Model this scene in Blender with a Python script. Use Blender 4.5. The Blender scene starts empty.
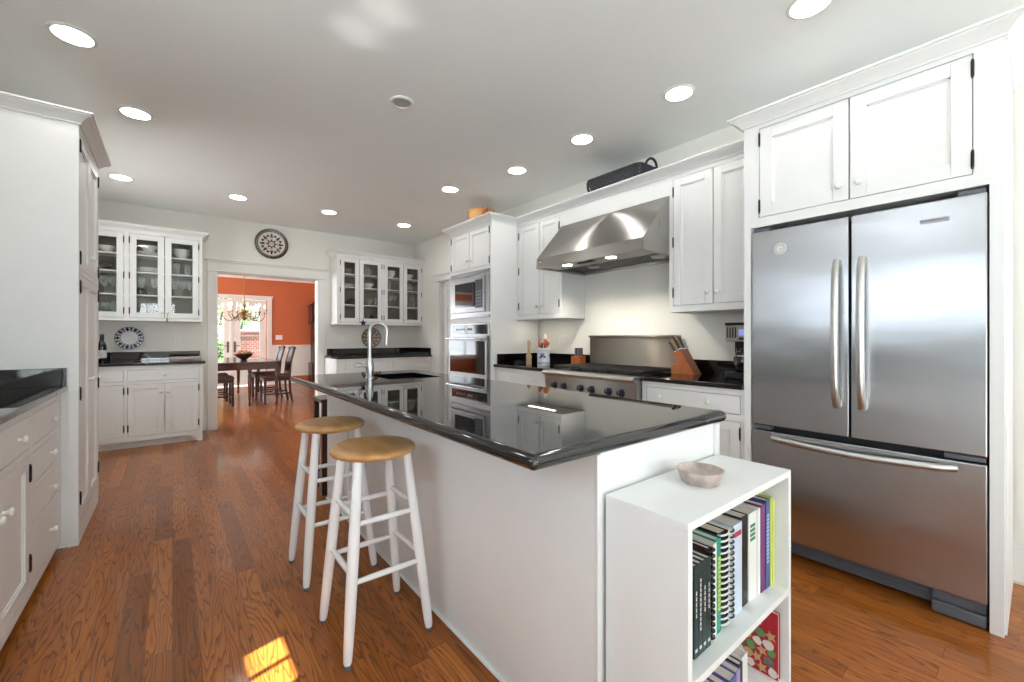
import bpy, bmesh, math, random
from mathutils import Vector, Matrix
random.seed(7)
R = math.radians
PI = math.pi
sc = bpy.context.scene
COL = sc.collection

# ------------------------------------------------------------------ camera
cam_d = bpy.data.cameras.new('camera')
cam = bpy.data.objects.new('camera', cam_d)
COL.objects.link(cam)
cam_d.sensor_width = 36.0
cam_d.lens = 36.0 * 424.0 / 1024.0
cam_d.shift_y = -4.0 / 1024.0
cam_d.clip_start = 0.02
cam.location = (0, 0, 1.19)
cam.rotation_euler = (PI / 2, 0, -0.675)
sc.camera = cam

# ------------------------------------------------------------------ world, sun, daylight, exposure
sc.view_settings.view_transform = 'Standard'
sc.view_settings.look = 'None'
sc.view_settings.gamma = 1.0
sc.view_settings.use_curve_mapping = False
sc.view_settings.exposure = 0.03
sc.cycles.use_denoising = True
sc.cycles.caustics_reflective = False
sc.cycles.caustics_refractive = False
sc.cycles.max_bounces = 10
sc.cycles.diffuse_bounces = 5
sc.cycles.transparent_max_bounces = 12
sc.cycles.sample_clamp_indirect = 6.0

world = bpy.data.worlds.new('world')
sc.world = world
world.use_nodes = True
wn = world.node_tree
wn.nodes.clear()
w_out = wn.nodes.new('ShaderNodeOutputWorld')
w_bg = wn.nodes.new('ShaderNodeBackground')
w_tc = wn.nodes.new('ShaderNodeTexCoord')
w_sep = wn.nodes.new('ShaderNodeSeparateXYZ')
w_ramp = wn.nodes.new('ShaderNodeValToRGB')
w_ramp.color_ramp.elements[0].position = 0.0
w_ramp.color_ramp.elements[0].color = (0.95, 0.97, 1.0, 1)
w_ramp.color_ramp.elements[1].position = 0.7
w_ramp.color_ramp.elements[1].color = (0.55, 0.74, 1.0, 1)
wn.links.new(w_tc.outputs['Generated'], w_sep.inputs[0])
wn.links.new(w_sep.outputs['Z'], w_ramp.inputs[0])
wn.links.new(w_ramp.outputs[0], w_bg.inputs[0])
wn.links.new(w_bg.outputs[0], w_out.inputs[0])
w_bg.inputs[1].default_value = 1.6


def lamp(name, kind, loc, direction, energy, color=(1, 1, 1), **kw):
    d = bpy.data.lights.new(name, kind)
    d.energy = energy
    d.color = color
    for k, v in kw.items():
        setattr(d, k, v)
    o = bpy.data.objects.new(name, d)
    o.location = loc
    o.rotation_euler = Vector(direction).to_track_quat('-Z', 'Y').to_euler()
    COL.objects.link(o)
    return o


SUN_EL = R(60)
lamp('sun', 'SUN', (-6, 0, 8), (0.97 * math.cos(SUN_EL), 0.25 * math.cos(SUN_EL), -math.sin(SUN_EL)),
     34.0, (0.93, 0.96, 1.0), angle=R(0.4))
DAY = (0.88, 0.935, 1.0)
lamp('daylight_window_left', 'AREA', (-1.40, 0.95, 1.66), (1, .25, .05), 17, (.74, .86, 1.0), shape='RECTANGLE', size=2.1, size_y=0.73)
lamp('added_daylight_rear_left', 'AREA', (-1.45, 5.15, 1.5), (1, -.1, .1), 12, DAY, shape='RECTANGLE', size=1.1, size_y=1.0, spread=R(140))  # added fill lamp for the back of the kitchen, outside an unseen window
lamp('added_daylight_front_left', 'AREA', (-.45, -5.4, 1.62), (0, 1, .5), 66, DAY, shape='RECTANGLE', size=1.1, size_y=1.5)  # added daylight lamp outside an unseen window behind the camera
lamp('added_daylight_front_right', 'AREA', (2.1, -5.4, 1.62), (0, 1, .9), 160, DAY, shape='RECTANGLE', size=1.9, size_y=1.5)  # second added lamp behind the camera, tilted up
lamp('added_transom_fill', 'AREA', (-1.35, .96, 2.36), (1, .1, .6), 16, DAY, shape='RECTANGLE', size=1.1, size_y=.3)  # added fill aimed up to brighten the ceiling near the camera
lamp('added_daylight_door', 'AREA', (-1.35, -2.3, 1.1), (1, .25, 1.2), 45, (.80, .90, 1.0), shape='RECTANGLE', size=2.3, size_y=1.9)  # added fill from the left, set outside an unseen glass door
lamp('daylight_dining_left', 'AREA', (-3.95, 9.4, 1.5), (1, 0, .3), 420, DAY, shape='RECTANGLE', size=3.0, size_y=1.6)
lamp('daylight_dining_back', 'AREA', (-2.05, 12.60, 1.42), (0, -1, .2), 150, DAY, shape='RECTANGLE', size=2.6, size_y=1.75)


# ------------------------------------------------------------------ materials
def srgb(r, g, b):
    f = lambda c: (c / 255 / 12.92) if c / 255 <= 0.04045 else ((c / 255 + 0.055) / 1.055) ** 2.4
    return (f(r), f(g), f(b), 1.0)


MATS = {}


def newmat(name):
    m = bpy.data.materials.new(name)
    m.use_nodes = True
    nt = m.node_tree
    nt.nodes.clear()
    out = nt.nodes.new('ShaderNodeOutputMaterial')
    MATS[name] = m
    return m, nt, out


class NT:
    """small helper to write node trees"""
    def __init__(s, nt):
        s.nt = nt

    def n(s, typ, ins=None, **props):
        nd = s.nt.nodes.new('ShaderNode' + typ)
        for k, v in props.items():
            setattr(nd, k, v)
        for k, v in (ins or {}).items():
            s.set(nd, k, v)
        return nd

    def set(s, nd, k, v):
        sock = nd.inputs[k]
        if hasattr(v, 'is_output') or isinstance(v, bpy.types.NodeSocket):
            s.nt.links.new(v, sock)
        elif isinstance(v, bpy.types.Node):
            s.nt.links.new(v.outputs[0], sock)
        else:
            sock.default_value = v

    def math(s, op, a, b=0.0, c=None):
        nd = s.nt.nodes.new('ShaderNodeMath')
        nd.operation = op
        s.set(nd, 0, a)
        s.set(nd, 1, b)
        if c is not None:
            s.set(nd, 2, c)
        return nd.outputs[0]

    def ramp(s, fac, stops, interp='LINEAR'):
        nd = s.nt.nodes.new('ShaderNodeValToRGB')
        cr = nd.color_ramp
        cr.interpolation = interp
        while len(cr.elements) > 1:
            cr.elements.remove(cr.elements[-1])
        cr.elements[0].position = stops[0][0]
        cr.elements[0].color = stops[0][1]
        for p, c in stops[1:]:
            e = cr.elements.new(p)
            e.color = c
        s.set(nd, 0, fac)
        return nd.outputs[0]

    def mix(s, fac, a, b, blend='MIX'):
        nd = s.nt.nodes.new('ShaderNodeMix')
        nd.data_type = 'RGBA'
        nd.blend_type = blend
        s.set(nd, 0, fac)
        s.set(nd, 6, a)
        s.set(nd, 7, b)
        return nd.outputs[2]


def mat(name, color, rough=0.5, metal=0.0, noise=0.0, nscale=40.0, spec=0.5, bump=0.0, bscale=120.0, coat=0.0,
        stretch=(1, 1, 1), emit=None, estr=0.0, ior=1.5, aniso=0.0):
    m, nt, out = newmat(name)
    t = NT(nt)
    p = t.n('BsdfPrincipled')
    col = color if len(color) == 4 else (*color, 1)
    p.inputs['Base Color'].default_value = col
    p.inputs['Roughness'].default_value = rough
    p.inputs['Metallic'].default_value = metal
    p.inputs['IOR'].default_value = ior
    p.inputs['Specular IOR Level'].default_value = spec
    p.inputs['Coat Weight'].default_value = coat
    if aniso:
        p.inputs['Anisotropic'].default_value = aniso
    if emit:
        p.inputs['Emission Color'].default_value = emit
        p.inputs['Emission Strength'].default_value = estr
    if noise or bump:
        tc = t.n('TexCoord')
        mp = t.n('Mapping', {'Vector': tc.outputs['Object'], 'Scale': stretch})
    if noise:
        nz = t.n('TexNoise', {'Vector': mp.outputs[0], 'Scale': nscale, 'Detail': 4.0})
        lo = tuple(c * (1 - noise) for c in col[:3]) + (1,)
        hi = tuple(min(1, c * (1 + noise)) for c in col[:3]) + (1,)
        t.set(p, 'Base Color', t.ramp(nz.outputs['Fac'], [(0.3, lo), (0.7, hi)]))
    if bump:
        nb = t.n('TexNoise', {'Vector': mp.outputs[0], 'Scale': bscale, 'Detail': 3.0})
        bp = t.n('Bump', {'Height': nb.outputs['Fac'], 'Strength': bump, 'Distance': 0.01})
        t.set(p, 'Normal', bp.outputs[0])
    nt.links.new(p.outputs[0], out.inputs[0])
    return m


PAINT = mat('painted_wood_white', srgb(231, 231, 229), 0.38, noise=0.012, nscale=6)
TRIMW = mat('painted_trim_white', srgb(230, 229, 223), 0.4, noise=0.012, nscale=6)
WALL = mat('wall_paint_cream', srgb(233, 231, 223), 0.85, noise=0.012, nscale=3)
CEIL = mat('ceiling_paint', srgb(243, 245, 243), 0.9, noise=0.01, nscale=2)
ORANGE = mat('wall_paint_terracotta', srgb(196, 106, 66), 0.8, noise=0.02, nscale=3)
STEEL_D = mat('steel_dark_trim', srgb(150, 150, 152), 0.3, 1.0)  # one even darker steel for vents, filters, sink and knife handles
CHROME = mat('polished_chrome', srgb(225, 226, 230), 0.12, 1.0)
NICKEL = mat('brushed_nickel', srgb(196, 195, 192), 0.32, 1.0)
BLACKP = mat('black_plastic', srgb(22, 22, 24), 0.35)
IRON = mat('black_cast_iron', srgb(20, 20, 21), 0.5, bump=0.15)
HINGE = mat('dark_bronze', srgb(45, 42, 40), 0.4, 0.6)
GAP = mat('dark_gasket', srgb(14, 14, 16), 0.6)
GREYP = mat('grey_plastic', srgb(92, 96, 104), 0.45)
STOOLW = mat('gloss_white_paint', srgb(240, 240, 240), 0.25, noise=0.01, nscale=8)
PLASTW = mat('white_plastic', srgb(236, 235, 228), 0.35)
CHINA = mat('white_china', srgb(228, 227, 222), 0.15)
BRASS = mat('aged_brass', srgb(158, 126, 78), 0.3, 1.0)
DKWOOD = mat('dark_walnut', srgb(58, 32, 22), 0.3, noise=0.3, nscale=14, stretch=(1, 1, 8), coat=0.2)
TABLEW = mat('mahogany', srgb(74, 36, 22), 0.16, noise=0.3, nscale=8, stretch=(1, 8, 1), coat=0.5)
SEATF = mat('brown_upholstery', srgb(96, 66, 58), 0.8, noise=0.15, nscale=60)
KNIFEW = mat('oak_block_wood', srgb(160, 98, 54), 0.4, noise=0.2, nscale=30, stretch=(1, 6, 1))
ACACIA = mat('reddish_wood', srgb(168, 92, 48), 0.4, noise=0.2, nscale=30, stretch=(1, 1, 6))
LWOOD = mat('pale_turned_wood', srgb(186, 158, 120), 0.45, noise=0.2, nscale=40, stretch=(1, 1, .3))
DIALG = mat('dark_glass', srgb(10, 10, 12), 0.05)
LIGHT_E = mat('lamp_lens', srgb(255, 255, 255), 0.5, emit=(1.0, 0.97, 0.93, 1), estr=45.0)
BULB_E = mat('candle_bulb', srgb(255, 250, 235), 0.3, emit=(1.0, 0.85, 0.62, 1), estr=3.0)
HOODL_E = mat('hood_lamp_lens', srgb(255, 250, 235), 0.3, emit=(1.0, 0.88, 0.7, 1), estr=14.0)
SCREEN = mat('blue_display', srgb(140, 150, 210), 0.3, emit=(0.3, 0.35, 0.9, 1), estr=0.5)
SPEAKER = mat('speaker_grille', srgb(176, 175, 172), 0.7, bump=0.5, bscale=400)
BRONZE = mat('dark_bowl_glaze', srgb(52, 36, 34), 0.35)
LEAF = mat('leaf_green', srgb(110, 150, 70), 0.6, noise=0.4, nscale=3)
TREEB = mat('dark_bark', srgb(62, 56, 48), 0.8, noise=0.3)
CONC = mat('pale_concrete', srgb(196, 194, 188), 0.9, noise=0.1, nscale=5)
BOTTLE = mat('dark_bottle_glass', srgb(14, 16, 14), 0.06)
LABELM = mat('paper_label', srgb(214, 210, 206), 0.7)
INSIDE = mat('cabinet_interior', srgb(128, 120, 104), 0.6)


def mat_steel(name, rough=0.28, axis='Y', base=(176, 177, 180), rot=0.0, aniso=0.7, wave=0.06):
    """brushed stainless steel; the grain runs along `axis`"""
    m, nt, out = newmat(name)
    t = NT(nt)
    tc = t.n('TexCoord')
    s = {'X': (2, 300, 300), 'Y': (300, 2, 300), 'Z': (300, 300, 2)}[axis]
    mp = t.n('Mapping', {'Vector': tc.outputs['Object'], 'Scale': s})
    nz = t.n('TexNoise', {'Vector': mp.outputs[0], 'Scale': 1.0, 'Detail': 4.0})
    p = t.n('BsdfPrincipled', {'Metallic': 1.0, 'Anisotropic': aniso, 'Anisotropic Rotation': rot})
    b = srgb(*base)
    t.set(p, 'Base Color', t.ramp(nz.outputs['Fac'], [(0.3, tuple(c * 0.95 for c in b[:3]) + (1,)), (0.7, b)]))
    t.set(p, 'Roughness', t.ramp(nz.outputs['Fac'], [(0.3, (rough * .93,) * 3 + (1,)), (0.7, (rough * 1.05,) * 3 + (1,))]))
    t.set(p, 'Tangent', t.n('Tangent', direction_type='RADIAL', axis='Z'))
    low = t.n('TexNoise', {'Vector': t.n('Mapping', {'Vector': tc.outputs['Object'], 'Scale': (1, 1, 2.2)}), 'Scale': 2.4, 'Detail': 1.0})
    bp = t.n('Bump', {'Height': low.outputs['Fac'], 'Strength': wave, 'Distance': 0.05})
    t.set(p, 'Normal', bp.outputs[0])
    nt.links.new(p.outputs[0], out.inputs[0])
    return m


STEEL = mat_steel('brushed_stainless_steel', 0.26, 'Y', (182, 183, 186), aniso=0.75)
STEELA = mat_steel('appliance_steel', 0.30, 'Y', (146, 146, 147), rot=0.25, aniso=0.5, wave=0.01)
STEELB = mat_steel('backguard_steel', 0.38, 'Y', (142, 134, 124), rot=0.25, aniso=0.95, wave=0.01)
STEELR = mat_steel('brushed_steel_range', 0.34, 'Y', (172, 169, 164), rot=0.25, aniso=0.92, wave=0.02)


def mat_granite():
    m, nt, out = newmat('black_granite')
    t = NT(nt)
    tc = t.n('TexCoord')
    nz = t.n('TexNoise', {'Vector': tc.outputs['Object'], 'Scale': 420.0, 'Detail': 2.0})
    p = t.n('BsdfPrincipled', {'Roughness': 0.02, 'IOR': 1.68})
    t.set(p, 'Base Color', t.ramp(nz.outputs['Fac'], [(0.55, srgb(9, 9, 10)), (0.72, srgb(34, 34, 38))]))
    nt.links.new(p.outputs[0], out.inputs[0])
    return m


GRANITE = mat_granite()


def mat_glass():
    m, nt, out = newmat('clear_pane_glass')
    t = NT(nt)
    geo = t.n('NewGeometry')
    fr = t.n('Fresnel', {'IOR': t.math('SUBTRACT', 1.45, t.math('MULTIPLY', geo.outputs['Backfacing'], 1.45 - 1 / 1.45))})
    tr = t.n('BsdfTransparent', {'Color': (0.98, 0.99, 0.985, 1)})
    gl = t.n('BsdfGlossy', {'Roughness': 0.02})
    mx = t.n('MixShader', {0: fr.outputs[0], 1: tr.outputs[0], 2: gl.outputs[0]})
    nt.links.new(mx.outputs[0], out.inputs[0])
    return m


GLASS = mat_glass()


def mat_glassware():
    m, nt, out = newmat('drinking_glass')
    t = NT(nt)
    lw = t.n('LayerWeight', {'Blend': 0.35})
    tr = t.n('BsdfTransparent', {'Color': (0.9, 0.92, 0.9, 1)})
    gl = t.n('BsdfPrincipled', {'Base Color': (0.8, 0.82, 0.8, 1), 'Roughness': 0.08})
    f = t.math('ADD', t.math('MULTIPLY', lw.outputs['Facing'], 0.7), 0.12)
    mx = t.n('MixShader', {0: f, 1: tr.outputs[0], 2: gl.outputs[0]})
    nt.links.new(mx.outputs[0], out.inputs[0])
    return m


GLASSWARE = mat_glassware()


def mat_floor():
    m, nt, out = newmat('oak_strip_floor')
    t = NT(nt)
    tc = t.n('TexCoord')
    sep = t.n('SeparateXYZ', {0: tc.outputs['Object']})
    X, Y = sep.outputs['X'], sep.outputs['Y']
    W, L = 0.083, 1.15
    u = t.math('DIVIDE', X, W)
    ix = t.math('FLOOR', u)
    fx = t.math('SUBTRACT', u, ix)
    wn1 = t.n('TexWhiteNoise', {'W': ix}, noise_dimensions='1D')
    v = t.math('ADD', t.math('DIVIDE', Y, L), t.math('MULTIPLY', wn1.outputs['Value'], 7.3))
    iy = t.math('FLOOR', v)
    fy = t.math('SUBTRACT', v, iy)
    cb = t.n('CombineXYZ', {0: ix, 1: iy, 2: 0.0})
    wn2 = t.n('TexWhiteNoise', {'Vector': cb.outputs[0]}, noise_dimensions='2D')
    rnd = wn2.outputs['Value']
    # cathedral grain: contour lines of a stretched noise field, shifted per board
    gv = t.n('CombineXYZ', {0: t.math('ADD', t.math('MULTIPLY', X, 14.0), t.math('MULTIPLY', rnd, 61.0)),
                            1: t.math('ADD', t.math('MULTIPLY', Y, 1.1), t.math('MULTIPLY', rnd, 33.0)), 2: 0.0})
    gn = t.n('TexNoise', {'Vector': gv.outputs[0], 'Scale': 1.0, 'Detail': 2.0, 'Roughness': 0.45})
    rings = t.math('FRACT', t.math('MULTIPLY', gn.outputs['Fac'], 17.0))
    line = t.ramp(rings, [(0.0, (1, 1, 1, 1)), (0.22, (0.4, 0.4, 0.4, 1)), (0.50, (0, 0, 0, 1)), (0.93, (0, 0, 0, 1)), (1.0, (1, 1, 1, 1))])
    # fine pores
    pv = t.n('CombineXYZ', {0: t.math('MULTIPLY', X, 420.0), 1: t.math('MULTIPLY', Y, 14.0), 2: rnd})
    pn = t.n('TexNoise', {'Vector': pv.outputs[0], 'Scale': 1.0, 'Detail': 3.0})
    base = t.ramp(rnd, [(0.0, srgb(138, 76, 24)), (0.35, srgb(166, 95, 34)), (0.7, srgb(182, 108, 42)), (1.0, srgb(150, 84, 29))])
    c1 = t.mix(t.math('MULTIPLY', line, 0.80), base, srgb(84, 42, 15))
    pf = t.ramp(pn.outputs['Fac'], [(0.42, (0, 0, 0, 1)), (0.72, (1, 1, 1, 1))])
    c2 = t.mix(t.math('MULTIPLY', pf, 0.30), c1, srgb(92, 50, 24))
    # joints
    ex = t.math('MINIMUM', fx, t.math('SUBTRACT', 1.0, fx))
    ey = t.math('MINIMUM', fy, t.math('SUBTRACT', 1.0, fy))
    jx = t.math('LESS_THAN', ex, 0.010)
    jy = t.math('LESS_THAN', ey, 0.0010)
    j = t.math('MAXIMUM', jx, jy)
    c3 = t.mix(t.math('MULTIPLY', j, 0.55), c2, srgb(50, 26, 14))
    p = t.n('BsdfPrincipled', {'Base Color': c3, 'Roughness': 0.32, 'Coat Weight': 0.40, 'Coat Roughness': 0.11, 'Specular IOR Level': 0.15})
    bp = t.n('Bump', {'Height': t.math('SUBTRACT', 1.0, j), 'Strength': 0.25, 'Distance': 0.002})
    t.set(p, 'Normal', bp.outputs[0])
    nt.links.new(p.outputs[0], out.inputs[0])
    return m


FLOOR = mat_floor()


def mat_seat():
    m, nt, out = newmat('maple_stool_seat')
    t = NT(nt)
    tc = t.n('TexCoord')
    mp = t.n('Mapping', {'Vector': tc.outputs['Object'], 'Scale': (14, 2.0, 14)})
    nz = t.n('TexNoise', {'Vector': mp.outputs[0], 'Scale': 1.6, 'Detail': 4.0})
    mp2 = t.n('Mapping', {'Vector': tc.outputs['Object'], 'Scale': (9, 0.01, 0.01)})
    w = t.n('TexWhiteNoise', {'W': t.math('FLOOR', t.n('SeparateXYZ', {0: mp2.outputs[0]}).outputs[0])}, noise_dimensions='1D')
    f = t.math('ADD', t.math('MULTIPLY', nz.outputs['Fac'], 0.75), t.math('MULTIPLY', w.outputs['Value'], 0.25))
    c = t.ramp(f, [(0.25, srgb(172, 120, 66)), (0.5, srgb(204, 156, 96)), (0.75, srgb(220, 176, 120))])
    p = t.n('BsdfPrincipled', {'Base Color': c, 'Roughness': 0.3, 'Coat Weight': 0.3})
    nt.links.new(p.outputs[0], out.inputs[0])
    return m


SEATW = mat_seat()


def mat_wicker(name, c0, c1, rough=0.7):
    m, nt, out = newmat(name)
    t = NT(nt)
    tc = t.n('TexCoord')
    w = t.n('TexChecker', {'Vector': tc.outputs['Object'], 'Scale': 70.0, 'Color1': c0, 'Color2': c1})
    nz = t.n('TexNoise', {'Vector': tc.outputs['Object'], 'Scale': 60.0})
    c = t.mix(nz.outputs['Fac'], w.outputs[0], c0)
    p = t.n('BsdfPrincipled', {'Base Color': c, 'Roughness': rough})
    bp = t.n('Bump', {'Height': w.outputs['Fac'], 'Strength': 0.6, 'Distance': 0.004})
    t.set(p, 'Normal', bp.outputs[0])
    nt.links.new(p.outputs[0], out.inputs[0])
    return m


WICKB = mat_wicker('black_wicker', srgb(24, 25, 30), srgb(84, 86, 94))
WICKT = mat_wicker('tan_wicker', srgb(206, 160, 102), srgb(170, 118, 66))


def mat_brick():
    m, nt, out = newmat('red_brick')
    t = NT(nt)
    tc = t.n('TexCoord')
    mp = t.n('Mapping', {'Vector': tc.outputs['Object'], 'Rotation': (PI / 2, 0, 0)})
    b = t.n('TexBrick', {'Vector': mp.outputs[0], 'Color1': srgb(140, 76, 58), 'Color2': srgb(112, 62, 50),
                         'Mortar': srgb(190, 182, 172), 'Scale': 4.0, 'Mortar Size': 0.02})
    p = t.n('BsdfPrincipled', {'Base Color': b.outputs[0], 'Roughness': 0.9})
    nt.links.new(p.outputs[0], out.inputs[0])
    return m


BRICK = mat_brick()


def mat_polar(name, rings, petals, rad, rough=0.25):
    """plate decoration: rings = [(radius fraction, colour)], petals = [(r0, r1, count, sharpness, colour, phase)] (object XZ plane)"""
    m, nt, out = newmat(name)
    t = NT(nt)
    tc = t.n('TexCoord')
    sep = t.n('SeparateXYZ', {0: tc.outputs['Object']})
    x, z = sep.outputs['X'], sep.outputs['Z']
    r = t.math('DIVIDE', t.math('SQRT', t.math('ADD', t.math('MULTIPLY', x, x), t.math('MULTIPLY', z, z))), rad)
    a = t.math('ARCTAN2', z, x)
    c = t.ramp(r, rings, 'CONSTANT')
    for r0, r1, n, k, colr, ph in petals:
        w = t.math('ADD', t.math('MULTIPLY', t.math('COSINE', t.math('ADD', t.math('MULTIPLY', a, float(n)), ph)), 0.5), 0.5)
        rr = t.math('DIVIDE', t.math('SUBTRACT', r, r0), r1 - r0)
        inside = t.math('MULTIPLY', t.math('GREATER_THAN', rr, 0.0), t.math('LESS_THAN', rr, 1.0))
        shape = t.math('GREATER_THAN', t.math('SUBTRACT', w, t.math('MULTIPLY', rr, k)), 0.42)
        c = t.mix(t.math('MULTIPLY', inside, shape), c, colr)
    p = t.n('BsdfPrincipled', {'Base Color': c, 'Roughness': rough})
    nt.links.new(p.outputs[0], out.inputs[0])
    return m


def flat(name, r, g, b, rough=0.5):
    return MATS.get(name) or mat(name, srgb(r, g, b), rough)


# ------------------------------------------------------------------ mesh builder
ORI = {}


class MB:
    def __init__(s):
        s.bm = bmesh.new()
        s.mi = 0

    def _faces(s, faces):
        for f in faces:
            f.material_index = s.mi

    def quad(s, *pts):
        vs = [s.bm.verts.new(p) for p in pts]
        f = s.bm.faces.new(vs)
        f.material_index = s.mi
        return f

    def box(s, x0, x1, y0, y1, z0, z1, b=0.0, seg=2):
        x0, x1 = min(x0, x1), max(x0, x1)
        y0, y1 = min(y0, y1), max(y0, y1)
        z0, z1 = min(z0, z1), max(z0, z1)
        v = [s.bm.verts.new((x, y, z)) for z in (z0, z1) for y in (y0, y1) for x in (x0, x1)]
        fs = [s.bm.faces.new([v[i] for i in q]) for q in
              ((0, 2, 3, 1), (4, 5, 7, 6), (0, 1, 5, 4), (2, 6, 7, 3), (0, 4, 6, 2), (1, 3, 7, 5))]
        s._faces(fs)
        if b > 0:
            es = list({e for f in fs for e in f.edges})
            r = bmesh.ops.bevel(s.bm, geom=es, offset=b, segments=seg, affect='EDGES', profile=0.5)
            s._faces(r['faces'])
        return s

    def ring(s, c, ax1, ax2, r, n, r2=None):
        r2 = r if r2 is None else r2
        return [s.bm.verts.new(c + ax1 * (r * math.cos(2 * PI * i / n)) + ax2 * (r2 * math.sin(2 * PI * i / n))) for i in range(n)]

    def bridge(s, A, B):
        n = len(A)
        for i in range(n):
            f = s.bm.faces.new((A[i], A[(i + 1) % n], B[(i + 1) % n], B[i]))
            f.material_index = s.mi

    def cap(s, A, flip=False):
        f = s.bm.faces.new(list(reversed(A)) if flip else A)
        f.material_index = s.mi

    def lathe(s, prof, c=(0, 0, 0), axis=(0, 0, 1), n=24, caps=True):
        """prof: list of (radius, height along axis)"""
        ax = Vector(axis).normalized()
        a1 = ax.orthogonal().normalized()
        a2 = ax.cross(a1)
        c = Vector(c)
        prev = None
        first = last = None
        for r, h in prof:
            ring = s.ring(c + ax * h, a1, a2, max(r, 1e-4), n)
            if prev:
                s.bridge(prev, ring)
            else:
                first = ring
            prev = ring
        if caps:
            s.cap(first, True)
            s.cap(prev)
        return s

    def cyl(s, p0, p1, r0, r1=None, n=16):
        p0, p1 = Vector(p0), Vector(p1)
        d = p1 - p0
        return s.lathe([(r0, 0), (r0 if r1 is None else r1, d.length)], p0, d, n)

    def tube(s, pts, r, n=10, closed=False, flatten=1.0):
        P = [Vector(p) for p in pts]
        m = len(P)
        rs = r if isinstance(r, (list, tuple)) else [r] * m
        prev_n = None
        rings = []
        for i in range(m):
            if closed:
                d = P[(i + 1) % m] - P[i - 1]
            else:
                d = P[min(i + 1, m - 1)] - P[max(i - 1, 0)]
            d.normalize()
            if prev_n is None:
                a = d.orthogonal().normalized()
                if abs(d.z) < 0.9:
                    a = (Vector((0, 0, 1)) - d * d.z).normalized()
            else:
                a = (prev_n - d * prev_n.dot(d))
                a = a.normalized() if a.length > 1e-6 else d.orthogonal().normalized()
            prev_n = a
            b = d.cross(a)
            rings.append(s.ring(P[i], a, b, rs[i], n, rs[i] * flatten))
        for i in range(m - 1):
            s.bridge(rings[i], rings[i + 1])
        if closed:
            s.bridge(rings[-1], rings[0])
        else:
            s.cap(rings[0], True)
            s.cap(rings[-1])
        return s

    def prism(s, poly, fn0, fn1):
        """poly 2-D; fn0/fn1 map a 2-D point to the two end faces"""
        A = [s.bm.verts.new(fn0(p)) for p in poly]
        B = [s.bm.verts.new(fn1(p)) for p in poly]
        s.bridge(A, B)
        s.cap(A, True)
        s.cap(B)
        return s

    def ellipsoid(s, c, rx, ry, rz, n=16, m=10, t0=-PI / 2, t1=PI / 2):
        prev = None
        rings = []
        for j in range(m + 1):
            t = t0 + (t1 - t0) * j / m
            k = max(math.cos(t), 1e-3)
            ring = [s.bm.verts.new((c[0] + rx * k * math.cos(2 * PI * i / n), c[1] + ry * k * math.sin(2 * PI * i / n), c[2] + rz * math.sin(t))) for i in range(n)]
            if prev:
                s.bridge(prev, ring)
            prev = ring
            rings.append(ring)
        s.cap(rings[0], True)
        s.cap(rings[-1])
        return s

    def build(s, name, mats, parent=None, smooth=35, origin=None):
        bm = s.bm
        o0 = Vector(origin) if origin is not None else (ORI[parent.name] if parent else Vector((0, 0, 0)))
        bmesh.ops.recalc_face_normals(bm, faces=bm.faces)
        bmesh.ops.translate(bm, verts=bm.verts, vec=-o0)
        me = bpy.data.meshes.new(name)
        bm.to_mesh(me)
        bm.free()
        for m in (mats if isinstance(mats, (list, tuple)) else [mats]):
            me.materials.append(m)
        for p in me.polygons:
            p.use_smooth = True
        me.set_sharp_from_angle(angle=R(smooth))
        ob = bpy.data.objects.new(name, me)
        COL.objects.link(ob)
        wm = ob.modifiers.new('weighted_normal', 'WEIGHTED_NORMAL')
        wm.keep_sharp = True
        wm.weight = 100
        if parent:
            ob.parent = parent
        else:
            ob.location = o0
        ORI[ob.name] = o0
        return ob


def thing(name, label, cat, loc=(0, 0, 0), group=None):
    o = bpy.data.objects.new(name, None)
    o.empty_display_size = 0.05
    COL.objects.link(o)
    o.location = loc
    o['label'] = label
    o['category'] = cat
    if group:
        o['group'] = group
    ORI[o.name] = Vector(loc)
    return o


def tag(o, label, cat, group=None, kind=None):
    o['label'] = label
    o['category'] = cat
    if group:
        o['group'] = group
    if kind:
        o['kind'] = kind
    return o


def structure(o, label=None):
    o['kind'] = 'structure'
    if label:
        o['label'] = label
    return o


def dup(root, loc, label, rz=0.0, scale=None):
    def rec(o, par):
        c = o.copy()
        COL.objects.link(c)
        if par:
            c.parent = par
        for ch in list(o.children):
            rec(ch, c)
        return c
    r = rec(root, None)
    r.location = loc
    r.rotation_euler = (0, 0, rz)
    r['label'] = label
    if scale:
        r.scale = scale
    return r


class Fr:
    """cabinet-face frame: u runs along the face, z up, d outwards"""
    def __init__(s, P, U, N):
        s.P, s.U, s.N = Vector((*P, 0)), Vector((*U, 0)), Vector((*N, 0))

    def pt(s, u, z, d=0.0):
        return s.P + s.U * u + s.N * d + Vector((0, 0, z))

    def box(s, mb, u0, u1, z0, z1, d0, d1, b=0.0):
        a, c = s.pt(u0, z0, d0), s.pt(u1, z1, d1)
        mb.box(a.x, c.x, a.y, c.y, a.z, c.z, b)


GAPW = 0.0034
GAP_SHADE = mat('door_gap_shade', srgb(88, 74, 60), 0.8)  # dark tone painting the shade seen in gaps round doors and drawers
CROWN = [(0.0, 0.0), (0.010, 0.0), (0.010, 0.010), (0.016, 0.014), (0.022, 0.022), (0.036, 0.034), (0.052, 0.043),
         (0.056, 0.046), (0.056, 0.052), (0.066, 0.054), (0.066, 0.063), (0.0, 0.063)]


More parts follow.
